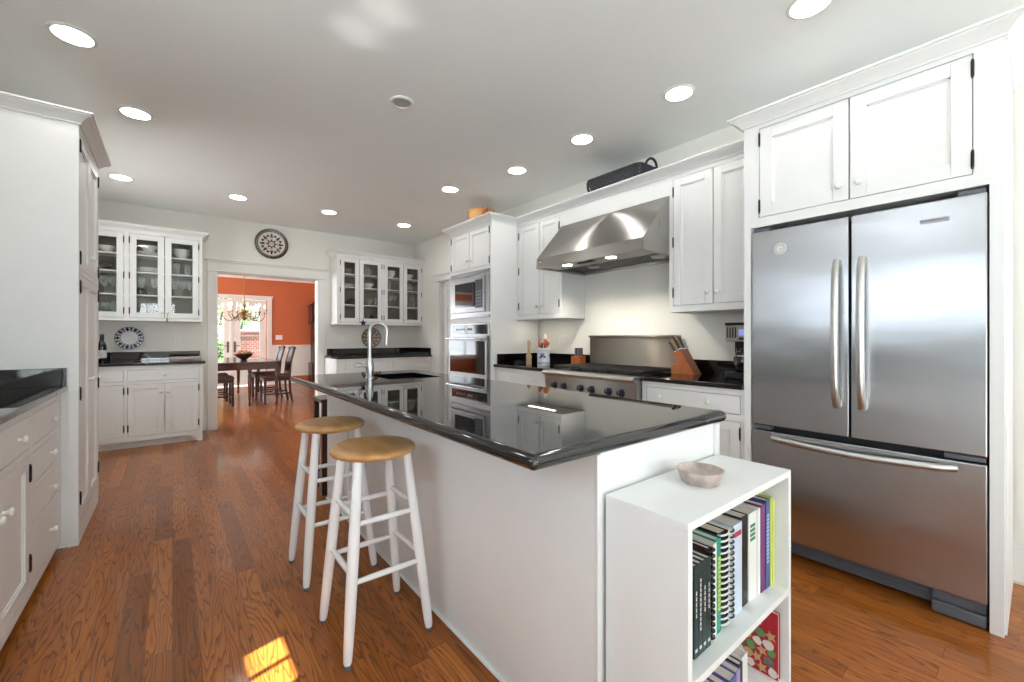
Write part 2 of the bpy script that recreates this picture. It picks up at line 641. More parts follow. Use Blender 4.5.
def moulding(mb, path, z0, prof):
    P = [Vector((*p, 0)) for p in path]
    nrm = []
    for i in range(len(P) - 1):
        d = (P[i + 1] - P[i]).normalized()
        nrm.append(Vector((d.y, -d.x, 0)))
    loops = []
    for i, p in enumerate(P):
        if i == 0:
            m = nrm[0]
        elif i == len(P) - 1:
            m = nrm[-1]
        else:
            m = nrm[i - 1] + nrm[i]
        loops.append([mb.bm.verts.new(p + m * o + Vector((0, 0, z0 + z))) for o, z in prof])
    for a, b in zip(loops, loops[1:]):
        mb.bridge(a, b)
    mb.cap(loops[0], True)
    mb.cap(loops[-1])


def crown(root, path, z0=2.377, name='crown_moulding'):
    mb = MB()
    moulding(mb, path, z0, CROWN)
    return mb.build(name, PAINT, root, 25)


def knob(F, u, z, parent, d=0.0, name='knob', m=None):
    mb = MB()
    mb.lathe([(0.008, 0), (0.0065, 0.008), (0.009, 0.013), (0.0155, 0.018), (0.016, 0.023), (0.012, 0.028), (0.004, 0.030)],
             F.pt(u, z, d), F.N, 14)
    return mb.build(name, m or PLASTW, parent, 60)


def hinge(F, u, z, parent, h=0.062):
    mb = MB()
    c = F.pt(u, z, 0.003)
    mb.cyl(c - Vector((0, 0, h / 2)), c + Vector((0, 0, h / 2)), 0.0055, n=8)
    mb.lathe([(0.002, 0), (0.005, 0.004), (0.002, 0.009)], c + Vector((0, 0, h / 2)), (0, 0, 1), 8)
    mb.lathe([(0.002, 0), (0.005, 0.004), (0.002, 0.009)], c - Vector((0, 0, h / 2 + .009)), (0, 0, 1), 8)
    return mb.build('hinge', HINGE, parent)


def door(root, F, u0, u1, z0, z1, hinge_side, knob_at=None, glass=False, stile=0.055, hinges=(0.12, 0.88), d=0.0, railb=None):
    g = GAPW
    u0, u1, z0, z1 = u0 + g, u1 - g, z0 + g, z1 - g
    s = stile
    rb = railb or s
    mb = MB()
    b = 0.0015
    F.box(mb, u0, u0 + s, z0, z1, -0.02, d, b)
    F.box(mb, u1 - s, u1, z0, z1, -0.02, d, b)
    F.box(mb, u0 + s, u1 - s, z0, z0 + rb, -0.02, d, b)
    F.box(mb, u0 + s, u1 - s, z1 - s, z1, -0.02, d, b)
    if not glass:
        F.box(mb, u0 + s, u1 - s, z0 + rb, z1 - s, -0.02, d - 0.011)
        # small bead round the panel
        for a0, a1, c0, c1 in ((u0 + s, u0 + s + .008, z0 + rb, z1 - s), (u1 - s - .008, u1 - s, z0 + rb, z1 - s),
                               (u0 + s, u1 - s, z0 + rb, z0 + rb + .008), (u0 + s, u1 - s, z1 - s - .008, z1 - s)):
            F.box(mb, a0, a1, c0, c1, -0.015, d - 0.006)
    dr = mb.build('door', PAINT, root)
    if glass:
        mg = MB()
        F.box(mg, u0 + s - .004, u1 - s + .004, z0 + rb - .004, z1 - s + .004, -0.012, -0.009)
        mg.build('glass_pane', GLASS, dr)
    hu = u0 - 0.001 if hinge_side == 'L' else u1 + 0.001
    for q in hinges:
        hinge(F, hu, z0 + (z1 - z0) * q, dr)
    if knob_at:
        knob(F, knob_at[0], knob_at[1], dr)
    return dr


def drawer(root, F, u0, u1, z0, z1, knobs=()):
    g = GAPW
    mb = MB()
    F.box(mb, u0 + g, u1 - g, z0 + g, z1 - g, -0.02, 0.0, 0.002)
    dr = mb.build('drawer', PAINT, root)
    for k in knobs:
        knob(F, k, (z0 + z1) / 2, dr)
    return dr


def carcass(root, F, u0, u1, z0, z1, openings, depth, hollow=False, feet=False, toe=None, name='body'):
    """box + face frame with the openings left free"""
    mb = MB()
    ft = 0.022
    if hollow:
        t = 0.018
        F.box(mb, u0, u0 + t, z0, z1, -depth, -ft)
        F.box(mb, u1 - t, u1, z0, z1, -depth, -ft)
        F.box(mb, u0 + t, u1 - t, z0, z0 + t, -depth, -ft)
        F.box(mb, u0 + t, u1 - t, z1 - t, z1, -depth, -ft)
        F.box(mb, u0 + t, u1 - t, z0 + t, z1 - t, -depth, -depth + .006)
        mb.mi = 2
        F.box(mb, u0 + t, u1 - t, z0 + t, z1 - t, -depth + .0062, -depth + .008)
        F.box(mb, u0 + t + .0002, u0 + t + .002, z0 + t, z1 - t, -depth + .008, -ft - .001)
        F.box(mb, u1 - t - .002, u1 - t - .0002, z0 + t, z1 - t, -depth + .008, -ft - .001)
        mb.mi = 0
    else:
        F.box(mb, u0, u1, z0 if toe is None else toe, z1, -depth, -ft)
    us = sorted({u0, u1, *[o[0] for o in openings], *[o[1] for o in openings]})
    zs = sorted({z0, z1, *[o[2] for o in openings], *[o[3] for o in openings]})
    for j in range(len(zs) - 1):
        run = None
        for i in range(len(us) - 1):
            uc, zc = (us[i] + us[i + 1]) / 2, (zs[j] + zs[j + 1]) / 2
            free = any(o[0] < uc < o[1] and o[2] < zc < o[3] for o in openings)
            if free:
                if run is not None:
                    F.box(mb, run, us[i], zs[j], zs[j + 1], -ft, 0)
                run = None
            elif run is None:
                run = us[i]
        if run is not None:
            F.box(mb, run, us[-1], zs[j], zs[j + 1], -ft, 0)
    if not hollow:
        mb.mi = 1  # dark sheet behind each opening, shade put into the colour
        for o in openings:
            F.box(mb, o[0] - .004, o[1] + .004, o[2] - .004, o[3] + .004, -.0235, -.0222)
    return mb.build(name, [PAINT, GAP_SHADE, INSIDE], root)


# face frames: right run looks to -X (u = distance from y=0 going... u runs to the right as seen from the room, i.e. towards -Y)
def FR(x):
    return Fr((x, 0), (0, -1), (-1, 0))


def FB(y):
    return Fr((0, y), (1, 0), (0, -1))


def FL(x):
    return Fr((x, 0), (0, 1), (1, 0))


CH = 2.74
XR, XL, YB, YF = 3.20, -1.10, 6.65, -4.80
DY1 = 12.10
DXL, DXR = -3.50, 3.40


# ------------------------------------------------------------------ the room shell
def wall(name, F, u0, u1, z0, z1, thick, openings, m, label):
    us = sorted({u0, u1, *[o[0] for o in openings], *[o[1] for o in openings]})
    zs = sorted({z0, z1, *[o[2] for o in openings], *[o[3] for o in openings]})
    mb = MB()
    for j in range(len(zs) - 1):
        for i in range(len(us) - 1):
            uc, zc = (us[i] + us[i + 1]) / 2, (zs[j] + zs[j + 1]) / 2
            if not any(o[0] < uc < o[1] and o[2] < zc < o[3] for o in openings):
                F.box(mb, us[i], us[i + 1], zs[j], zs[j + 1], -thick, 0)
    return structure(mb.build(name, m), label)


def window(name, F, u0, u1, z0, z1, thick, nu, nz, label, bar=0.02, frame=0.045, casing=True):
    mb = MB()
    d0, d1 = -thick * .8, -thick * .2
    F.box(mb, u0, u0 + frame, z0, z1, d0, d1)
    F.box(mb, u1 - frame, u1, z0, z1, d0, d1)
    F.box(mb, u0 + frame, u1 - frame, z0, z0 + frame, d0, d1)
    F.box(mb, u0 + frame, u1 - frame, z1 - frame, z1, d0, d1)
    for i in range(1, nu):
        u = u0 + (u1 - u0) * i / nu
        F.box(mb, u - bar / 2, u + bar / 2, z0 + frame, z1 - frame, d0, d1)
    for j in range(1, nz):
        z = z0 + (z1 - z0) * j / nz
        F.box(mb, u0 + frame, u1 - frame, z - bar / 2, z + bar / 2, d0 * .95, d1 * 1.05)
    if casing:
        c = 0.09
        F.box(mb, u0 - c, u0, z0 - c, z1 + c, 0, .018)
        F.box(mb, u1, u1 + c, z0 - c, z1 + c, 0, .018)
        F.box(mb, u0, u1, z1, z1 + c, 0, .018)
        F.box(mb, u0, u1, z0 - c, z0, 0, .03)
    o = structure(mb.build(name, TRIMW), label)
    mg = MB()
    dm = (d0 + d1) / 2
    F.box(mg, u0 + frame * .5, u1 - frame * .5, z0 + frame * .5, z1 - frame * .5, dm - .002, dm + .002)
    mg.build('glass_pane', GLASS, o)
    return o


mb = MB()
mb.box(XL, DXR, YF, YB + .07, -0.06, 0)
mb.box(DXL, DXR, YB + .07, DY1, -0.06, 0)
structure(mb.build('floor', FLOOR), 'stained oak strip floor')
mb = MB()
mb.box(XL - .04, DXR + .1, YF - .1, YB + .07, CH, CH + .08)
mb.box(DXL - .1, DXR + .1, YB + .07, DY1 + .1, CH, CH + .08)
structure(mb.build('ceiling', CEIL), 'smooth off-white ceiling')

F_left, F_right, F_back = FL(XL), FR(XR), FB(YB)
F_front = Fr((0, YF), (-1, 0), (0, 1))
F_dback, F_dleft, F_dright = FB(DY1), FL(DXL), FR(DXR)

WIN_L = (-0.1, 1.9, 1.30, 2.03)
WIN_G = (-3.6, -1.0, 0.02, 2.12)
WIN_R = (4.55, 5.75, 1.0, 2.1)
WIN_T = (0.41, 1.515, 2.339, 2.638)
wall('wall_left', F_left, YF, YB, 0, CH, 0.04, [WIN_L, WIN_T, WIN_R, WIN_G], WALL, 'cream kitchen wall behind the left cabinets')
window('window_1', F_left, *WIN_L, 0.04, 3, 2, 'window above the left counter', frame=.04)
window('added_transom', F_left, *WIN_T, 0.04, 8, 1, 'unseen transom opening added to throw the sun patch on the floor', frame=.0005, casing=False)  # made-up opening, sized to shape the sun patch on the floor

window('added_window_rear', F_left, *WIN_R, 0.04, 2, 3, 'unseen window added to light the back of the kitchen')  # added out of view to brighten the back of the room
window('added_glass_door', F_left, *WIN_G, 0.04, 3, 1, 'unseen glass door added behind the camera to let daylight in', frame=.07, bar=.09)  # added out of view to bring in light from the left
PAN = (-5.765, -4.90, 0.0, 2.04)          # pantry door in the right wall (u = -y)
wall('wall_right', F_right, -YB, -YF, 0, CH, 0.10, [PAN], WALL, 'cream kitchen wall behind the range')
DOORW = (0.442, 1.672, 0.0, 2.035)
wall('wall_back', F_back, DXL, DXR, 0, CH, 0.14, [DOORW], WALL, 'cream wall with the opening to the dining room')
WF1, WF2 = (-0.1, 1.0, 0.92, 2.35), (-3.0, -1.1, 0.92, 2.35)
wall('wall_front', F_front, -DXR, 1.2, 0, CH, 0.10, [WF1, WF2], WALL, 'cream wall behind the camera')
window('added_window_front_left', F_front, *WF1, 0.10, 3, 3, 'unseen window added behind the camera for daylight')  # unseen, added to supply daylight from behind
window('added_window_front_right', F_front, *WF2, 0.10, 3, 3, 'second unseen window added behind the camera for daylight')  # unseen too, added for the same daylight

# dining room
FD = (0.36, 1.84, 0.0, 2.115)
WD1, WD2 = (-3.35, -0.75, 0.55, 2.3), (7.9, 10.9, 0.7, 2.3)
wall('wall_dining_back', F_dback, DXL, DXR, 0, CH, 0.12, [FD, WD1], ORANGE, 'terracotta dining room wall')
wall('wall_dining_left', F_dleft, YB + .14, DY1, 0, CH, 0.10, [WD2], ORANGE, 'terracotta dining room side wall')
wall('wall_dining_right', F_dright, -DY1, -(YB + .14), 0, CH, 0.10, [], ORANGE, 'terracotta dining room side wall')
window('window_5', F_dback, *WD1, 0.12, 4, 3, 'dining room window')
window('window_6', F_dleft, *WD2, 0.10, 5, 3, 'dining room side window')


def wainscot(name, F, runs, label):
    mb = MB()
    for u0, u1 in runs:
        F.box(mb, u0, u1, 0, 0.95, 0, 0.012)
        F.box(mb, u0, u1, 0.95, 0.985, 0, 0.035, .004)
        F.box(mb, u0, u1, 0, 0.17, 0.012, 0.028, .003)
    return structure(mb.build(name, TRIMW), label)


wainscot('trim_wainscot_back', F_dback, [(-.66, .25), (1.95, DXR)], 'white wainscot with chair rail')
wainscot('trim_wainscot_right', F_dright, [(-DY1, -(YB + .14))], 'white wainscot on the dining side wall')
mb = MB()
for F, a, b in ((F_dback, DXL, DXR), (F_dright, -DY1, -(YB + .14)), (F_dleft, YB + .14, DY1)):
    F.box(mb, a, b, 2.61, CH, 0, 0.02)
    F.box(mb, a, b, 2.66, CH, 0.02, 0.07, .01)
    F.box(mb, a, b, 2.70, CH, 0.07, 0.10, .006)
structure(mb.build('trim_dining_crown', TRIMW), 'white crown moulding in the dining room')


def casing(name, F, u0, u1, ztop, wl, wr, zcap, label, jamb=None, left=True, right=True):
    """door casing with a capped head"""
    mb = MB()
    for (a, b, on) in ((u0 - wl, u0, left), (u1, u1 + wr, right)):
        if on:
            F.box(mb, a, b, 0, ztop, 0, 0.018, .002)
            F.box(mb, a, b, 0, 0.19, 0.018, 0.026, .002)
    a, b = u0 - (wl if left else 0), u1 + (wr if right else 0)
    F.box(mb, a, b, ztop, zcap - .045, 0, 0.022, .002)
    F.box(mb, a - .012, b + .012, ztop, ztop + .014, 0, 0.03, .003)
    F.box(mb, a - .012, b + .012, zcap - .045, zcap - .025, 0, .034, .004)
    F.box(mb, a - .03, b + .03, zcap - .025, zcap, 0, .05, .005)
    if jamb:
        F.box(mb, u0 - .001, u0 + .012, 0, ztop, -jamb, .006)
        F.box(mb, u1 - .012, u1 + .001, 0, ztop, -jamb, .006)
        F.box(mb, u0, u1, ztop - .012, ztop + .001, -jamb, .006)
    return structure(mb.build(name, TRIMW), label)


casing('trim_1', F_back, DOORW[0], DOORW[1], DOORW[3], 0.095, 0.095, 2.2, 'white casing round the dining room opening', jamb=.14)
casing('trim_2', F_right, PAN[0], PAN[1], PAN[3], 0.095, 0.095, 2.155, 'white casing round the pantry door', jamb=.10)
casing('trim_3', F_dback, FD[0], FD[1], FD[3], 0.11, 0.11, 2.205, 'white casing round the french doors')

# pantry door
mb = MB()
F = Fr((XR + .06, 0), (0, -1), (-1, 0))
for a, b, c, d in ((PAN[0] + .013, PAN[0] + .12, .01, 2.02), (PAN[1] - .12, PAN[1] - .013, .01, 2.02), (PAN[0] + .12, PAN[1] - .12, .01, .25),
                   (PAN[0] + .12, PAN[1] - .12, .9, 1.05), (PAN[0] + .12, PAN[1] - .12, 1.9, 2.02)):
    F.box(mb, a, b, c, d, -.035, 0, .002)
F.box(mb, PAN[0] + .12, PAN[1] - .12, .25, 1.9, -.025, -.012)
o = structure(mb.build('door_1', PAINT), 'white panelled pantry door')

# french doors
F = Fr((0, DY1 + .05), (1, 0), (0, -1))
dr = None
mb = MB()
mid = 1.10
for (a, b, gl, gr) in ((FD[0] + .012, mid - .001, .50, .95), (mid + .001, FD[1] - .012, 1.285, 1.69)):
    F.box(mb, a, gl, .012, 2.10, -.04, 0, .003)
    F.box(mb, gr, b, .012, 2.10, -.04, 0, .003)
    F.box(mb, gl, gr, .012, .50, -.04, 0, .003)
    F.box(mb, gl, gr, 1.94, 2.10, -.04, 0, .003)
    F.box(mb, gl + .04, gr - .04, .1, .42, 0, .008, .003)
    for zz in (.86, 1.22, 1.58):
        F.box(mb, gl, gr, zz - .009, zz + .009, -.03, -.01)
F.box(mb, mid - .03, mid + .03, .012, 2.10, 0, .012, .003)
dr = structure(mb.build('door_2', TRIMW), 'white glazed french doors to the garden')
mg = MB()
for gl, gr in ((.50, .95), (1.285, 1.69)):
    F.box(mg, gl, gr, .50, 1.94, -.022, -.018)
mg.build('glass_pane', GLASS, dr)
for ux in (1.03, 1.17):
    mh = MB()
    F.box(mh, ux - .022, ux + .022, .82, 1.08, 0, .008, .004)
    mh.cyl(F.pt(ux, .98, .005), F.pt(ux, .98, .05), .009, n=10)
    mh.tube([F.pt(ux, .98, .048), F.pt(ux + (.05 if ux > 1.1 else -.05), .98, .05), F.pt(ux + (.1 if ux > 1.1 else -.1), .975, .046)], .008, 8)
    mh.build('door_handle', flat('aged_bronze', 112, 92, 62, .5), dr)
for zz in (.35, 1.1, 1.85):
    mh = MB()
    mh.cyl(F.pt(FD[1] - .008, zz - .05, .006), F.pt(FD[1] - .008, zz + .05, .006), .009, n=8)
    mh.build('hinge', BRASS, dr)

# baseboards
mb = MB()
F_right.box(mb, -0.090, -YF, 0, 0.165, 0, .014, .002)
F_right.box(mb, -0.090, -YF, 0.165, 0.19, 0, .010, .003)
F_right.box(mb, -0.090, -YF, 0, 0.02, .014, .026, .004)
structure(mb.build('baseboard_right', TRIMW), 'white baseboard beside the refrigerator')
mb = MB()
F_back.box(mb, 0.272, DOORW[0] - .095, 0, 0.19, 0, .014, .002)
structure(mb.build('baseboard_back', TRIMW), 'white baseboard left of the dining opening')

# pale rug added out of view to bounce sunlight up to the ceiling
mb = MB()
mb.box(-1.0, 2.2, -4.3, -0.8, .0005, .014, .004)
tag(mb.build('added_bounce_rug', mat('bounce_rug_ivory', srgb(232, 232, 228), .95, noise=.04, nscale=60), origin=(.6, -2.5, 0)), 'ivory rug added out of view behind the camera to bounce sunlight', 'rug')

# out of doors
mb = MB()
mb.box(XL - 1.25, XL - .045, 4.2, 6.1, 2.32, 2.40)  # added unseen slab that blocks the sun from the rear left window
structure(mb.build('added_sun_blocker', TRIMW), 'unseen slab added to keep sun out of the rear left window')
mb = MB()
mb.box(-14, 14, 12.25, 34, -0.25, -0.12)
mb.box(-14, XL - .05, -12, YB - .05, -0.25, -0.12)
mb.box(-14, DXL - .12, YB - .05, 12.25, -0.25, -0.12)
structure(mb.build('ground', CONC), 'pale terrace outside')
mb = MB()
mb.box(1.42, 2.35, 15.0, 15.9, -0.12, 1.36)
mb.mi = 1
mb.box(1.38, 2.39, 14.96, 15.94, 1.36, 1.42)
tag(mb.build('brick_pier', [BRICK, CONC], origin=(1.9, 15.4, -.12)), 'red brick pier seen through the right french door', 'brick pier')


def bush(name, c, rx, ry, rz, n, size, m, label, cat, trunk=False):
    root = thing(name, label, cat, (c[0], c[1], -0.12))
    mb = MB()
    rnd = random.Random(int(c[0] * 100))
    for _ in range(n):
        v = Vector((rnd.gauss(0, 1), rnd.gauss(0, 1), rnd.gauss(0, 1))).normalized() * (rnd.random() ** .4)
        p = Vector(c) + Vector((v.x * rx, v.y * ry, v.z * rz))
        a = Vector((rnd.gauss(0, 1), rnd.gauss(0, 1), rnd.gauss(0, .6))).normalized()
        b = a.orthogonal().normalized()
        k = size * rnd.uniform(.6, 1.3)
        mb.quad(p - a * k, p - b * k * .45, p + a * k, p + b * k * .45)
    mb.build('foliage', m, root)
    mt = MB()
    for i in range(5):
        e = Vector(c) + Vector((rnd.uniform(-.7, .7) * rx, rnd.uniform(-.6, .6) * ry, rnd.uniform(.1, .8) * rz))
        mt.tube([(c[0] + rnd.uniform(-.05, .05), c[1], -.12), ((c[0] * 1.2 + e.x * .8) / 2, (c[1] + e.y) / 2, (e.z - .1) / 2), e], [.06, .035, .012], 7)
    mt.build('branches', TREEB, root)
    return root


bush('garden_shrub', (0.95, 14.6, 0.75), .55, .5, .85, 1500, .05, LEAF, 'green shrub outside the left french door', 'shrub')
bush('garden_tree', (1.0, 16.4, 2.35), .9, .8, .9, 500, .06, LEAF, 'sparse tree with dark branches above the green shrub outside', 'tree')
bush('pier_shrub', (1.7, 17.5, 2.0), .7, .5, .6, 500, .06, LEAF, 'leafy shrub showing behind the brick pier outside', 'shrub')

# ceiling fixtures
def downlight(x, y, label):
    root = thing('recessed_downlight', label, 'ceiling light', (x, y, CH), 'recessed ceiling lights')
    mb = MB()
    mb.lathe([(0.078, 0), (0.094, 0), (0.094, .004), (0.086, .008), (0.078, .008), (0.078, 0.0)], (x, y, CH), (0, 0, -1), 32, caps=False)
    mb.build('trim_ring', PLASTW, root)
    ml = MB()
    ml.lathe([(0.0005, .004), (0.079, .004), (0.079, .0005), (0.0005, .0005)], (x, y, CH), (0, 0, -1), 32, caps=False)
    ml.build('lamp_lens', LIGHT_E, root)
    return root


for x, y, lb in ((-.40, 3.107, 'recessed ceiling light nearest the left tall cabinet, large at upper left'),
                 (-.20, 3.916, 'second recessed ceiling light from the camera on the left side'),
                 (-.39, 5.574, 'recessed ceiling light by the left glass-front wall cabinet'),
                 (.565, 5.561, 'recessed ceiling light left of the round wall plate'),
                 (1.514, 5.523, 'recessed ceiling light right of the round wall plate'),
                 (2.50, 5.515, 'recessed ceiling light in front of the right glass-front wall cabinet'),
                 (2.268, 3.873, 'recessed ceiling light just left of the tan basket on the oven cabinet'),
                 (2.495, 3.043, 'recessed ceiling light just right of the tan basket on the oven cabinet'),
                 (2.502, 2.249, 'recessed ceiling light just left of the black woven tray'),
                 (2.511, 1.440, 'recessed ceiling light between the black woven tray and the refrigerator cabinet'),
                 (2.316, .674, 'recessed ceiling light above the refrigerator, cut by the top edge')):
    downlight(x, y, lb)
root = thing('ceiling_speaker', 'round grey ceiling speaker in a white ring above the island', 'speaker', (1.181, 2.637, CH))
mb = MB()
mb.lathe([(0.058, 0), (0.078, 0), (0.078, .004), (0.070, .010), (0.060, .010), (0.058, 0)], (1.181, 2.637, CH), (0, 0, -1), 32, caps=False)
mb.build('trim_ring', PLASTW, root)
mb = MB()
mb.lathe([(0.0005, .005), (0.060, .005), (0.060, .0005), (0.0005, .0005)], (1.181, 2.637, CH), (0, 0, -1), 32, caps=False)
mb.build('grille', SPEAKER, root)


def plate_cover(F, u, z, n, label, cat='wall plate', kind='switch', d=0.0):
    root = thing('switch_plate' if kind == 'switch' else 'outlet_plate', label, cat, F.pt(u, z, d))
    mb = MB()
    w = .036 * n + .002 * n
    F.box(mb, u - w, u + w, z - .058, z + .058, d, d + .006, .002)
    mb.build('cover', PLASTW, root)
    for i in range(n):
        c = u + (i - (n - 1) / 2) * .046
        mk = MB()
        if kind == 'switch':
            F.box(mk, c - .016, c + .016, z - .033, z + .033, d + .006, d + .010, .002)
            mk.build('rocker', TRIMW, root)
        else:
            for s in (-.02, .02):
                F.box(mk, c - .016, c + .016, z + s - .014, z + s + .014, d + .006, d + .009, .002)
            mk.build('socket', TRIMW, root)
    return root


plate_cover(F_back, .05, 1.155, 1, 'white outlet plate right of the blue-rimmed plate', kind='outlet')
plate_cover(F_back, 2.07, 1.16, 2, 'white double switch plate left of the faucet, above the back counter')
plate_cover(F_back, 2.87, 1.16, 1, 'white outlet plate under the right glass-front wall cabinet', kind='outlet')
plate_cover(F_right, -5.95, 1.19, 1, 'white switch plate beside the pantry door casing')
plate_cover(F_right, -3.16, 1.15, 1, 'white outlet plate behind the utensil crock', kind='outlet')
plate_cover(F_dback, 2.11, 1.18, 2, 'white switch plate on the terracotta dining wall')
plate_cover(F_dback, 2.57, .36, 1, 'white outlet plate low on the dining wainscot', kind='outlet', d=.012)


# ------------------------------------------------------------------ refrigerator and its cabinet
XF = 2.565
F = FR(XF)
t_ = thing('refrigerator_cabinet', 'white cabinet built round the refrigerator with two doors above it', 'cabinet', (XF, .58, 0))
mb = MB()
F.box(mb, -1.07, -1.031, 0, 2.40, -.62, 0)
F.box(mb, -.131, -.092, 0, 2.40, -.62, 0)
F.box(mb, -.092, -.086, 0, 2.377, -.62, -.03)
mb.build('side_panel', PAINT, t_)
ops = [(-.99, -.584, 1.857, 2.355), (-.584, -.175, 1.857, 2.355)]
carcass(t_, F, -1.031, -.131, 1.806, 2.40, ops, .62)
door(t_, F, *ops[0], 'L', (-.622, 1.93), stile=.062)
door(t_, F, *ops[1], 'R', (-.546, 1.93), stile=.062)
crown(t_, [(2.87, 1.07), (XF, 1.07), (XF, .092), (XR - .005, .092)])

t_ = thing('refrigerator', 'stainless steel french door refrigerator with bottom freezer drawer', 'refrigerator', (2.9, .58, 0))
mb = MB()
F.box(mb, -1.022, -.140, .03, 1.765, -.60, -.062)
mb.build('body', GREYP, t_)
mb = MB()
F.box(mb, -1.02, -.142, .10, 1.76, -.062, -.045)
mb.build('gasket', GAP, t_)
for a, b, nm in ((-1.024, -.584, 'L'), (-.576, -.136, 'R')):
    mb = MB()
    F.box(mb, a, b, .703, 1.776, -.046, .008, .006)
    dr = mb.build('door', STEEL, t_)
    hu = -.629 if nm == 'L' else -.531
    mh = MB()
    pts = []
    for i in range(15):
        k = i / 14
        z = .850 + (1.565 - .850) * k
        pts.append(F.pt(hu, z, .010 + .046 * min(1, math.sin(PI * k) ** .35 * 1.0)))
    mh.tube(pts, [.017] * 15, 12)
    mh.build('handle', NICKEL, dr)
    if nm == 'L':
        mm = MB()
        mm.lathe([(.0005, 0), (.031, 0), (.031, .003), (.028, .004), (.0005, .004)], F.pt(-.881, 1.666, .008), F.N, 28, caps=False)
        mm.mi = 1
        for r in (.025, .018):
            mm.tube([F.pt(-.881 + r * math.cos(q / 24 * 2 * PI), 1.666 + r * math.sin(q / 24 * 2 * PI), .0125) for q in range(24)], .0012, 6, closed=True)
        for q in range(3):
            mm.tube([F.pt(-.887 + .006 * q, 1.660, .0125), F.pt(-.884 + .006 * q, 1.668 + .003 * (q % 2), .0125)], .0012, 6)
        tg = mm.build('round_sticker', [PLASTW, GREYP], dr)
        tg['label'] = 'round white sticker with grey rings'
    else:
        mm = MB()
        F.box(mm, -.334, -.243, 1.682, 1.702, .008, .012, .001)
        mm.mi = 1
        for q in range(12):
            F.box(mm, -.330 + q * .007, -.3255 + q * .007, 1.6885, 1.6885 + (.008 if q % 4 else .010), .012, .0128)
        mm.build('name_plate', [flat('plate_silver', 176, 176, 180, .35), GREYP], dr)
mb = MB()
F.box(mb, -1.024, -.136, .108, .672, -.046, .010, .006)
dr = mb.build('freezer_drawer', STEEL, t_)
mh = MB()
pts = []
for i in range(17):
    k = i / 16
    u = -.915 + (.915 - .225) * k
    pts.append(F.pt(u, .642 - .012 * math.sin(PI * k), .012 + .046 * math.sin(PI * k) ** .4))
mh.tube(pts, .0165, 12)
mh.build('handle', NICKEL, dr)
mb = MB()
F.box(mb, -1.02, -.30, .022, .10, -.20, -.055)
for q in range(4):
    F.box(mb, -1.01, -.31, .030 + q * .017, .037 + q * .017, -.055, -.048)
F.box(mb, -.30, -.138, .004, .055, -.20, -.002, .01)
F.box(mb, -.30, -.138, .055, .098, -.20, -.02, .006)
F.box(mb, -1.022, -.90, .004, .055, -.20, -.002, .01)
mb.build('kick_grille', GREYP, t_)
for u0, u1 in ((-1.02, -.94), (-.22, -.14)):
    mb = MB()
    F.box(mb, u0, u1, 1.778, 1.797, -.14, -.004, .004)
    mb.build('hinge_cover', GREYP, t_)
for u0, u1 in ((-1.02, -.93), (-.26, -.14)):
    mb = MB()
    F.box(mb, u0, u1, .678, .698, -.05, -.004, .003)
    mb.build('door_bracket', GREYP, t_)

# ------------------------------------------------------------------ wall cabinets on the range wall
XU = 2.87
F = FR(XU)
t_ = thing('upper_cabinet', 'white two-door wall cabinet between the range hood and the refrigerator', 'cabinet', (XU, 1.40, 1.372), 'wall cabinets beside the hood')
ops = [(-1.693, -1.397, 1.418, 2.347), (-1.397, -1.100, 1.418, 2.347)]
carcass(t_, F, -1.722, -1.0705, 1.372, 2.40, ops, .325)
door(t_, F, *ops[0], 'L', (-1.430, 1.50), hinges=(.10, .5, .90))
door(t_, F, *ops[1], 'R', (-1.366, 1.50), hinges=(.10, .5, .90))
crown(t_, [(XU, 1.722), (XU, 1.0705)])
t_ = thing('upper_cabinet', 'white two-door wall cabinet between the oven cabinet and the range hood', 'cabinet', (XU, 3.16, 1.372), 'wall cabinets beside the hood')
ops = [(-3.470, -3.150, 1.418, 2.347), (-3.150, -2.865, 1.418, 2.347)]
carcass(t_, F, -3.499, -2.835, 1.372, 2.40, ops, .325)
door(t_, F, *ops[0], 'L', (-3.180, 1.50), hinges=(.10, .5, .90), stile=.05)
door(t_, F, *ops[1], 'R', (-3.120, 1.50), hinges=(.10, .5, .90), stile=.05)
crown(t_, [(XU, 3.499), (XU, 2.835)])
t_ = thing('hood_valance', 'white panel with crown moulding above the range hood', 'cabinet panel', (XU, 2.28, 2.236))
mb = MB()
F.box(mb, -2.834, -1.723, 2.237, 2.40, -.02, 0)
F.box(mb, -2.834, -1.723, 2.38, 2.40, -.325, -.02)
mb.build('panel', PAINT, t_)
crown(t_, [(XU, 2.834), (XU, 1.723)])

# range hood
t_ = thing('range_hood', 'large sloped stainless steel range hood over the cooktop', 'range hood', (2.86, 2.285, 1.80))
Y0, Y1 = 1.7235, 2.826
mb = MB()
prof = [(3.19, 1.80), (3.19, 2.232), (2.862, 2.232), (2.545, 1.885), (2.540, 1.80)]
A = [Vector((x, Y0, z)) for x, z in prof]
B = [Vector((x, Y1, z)) for x, z in prof]
for i in range(4):
    mb.quad(A[i], A[i + 1], B[i + 1], B[i])
va = [mb.bm.verts.new(p) for p in A]
mb.bm.faces.new(va)
vb = [mb.bm.verts.new(p) for p in B]
mb.bm.faces.new(vb)
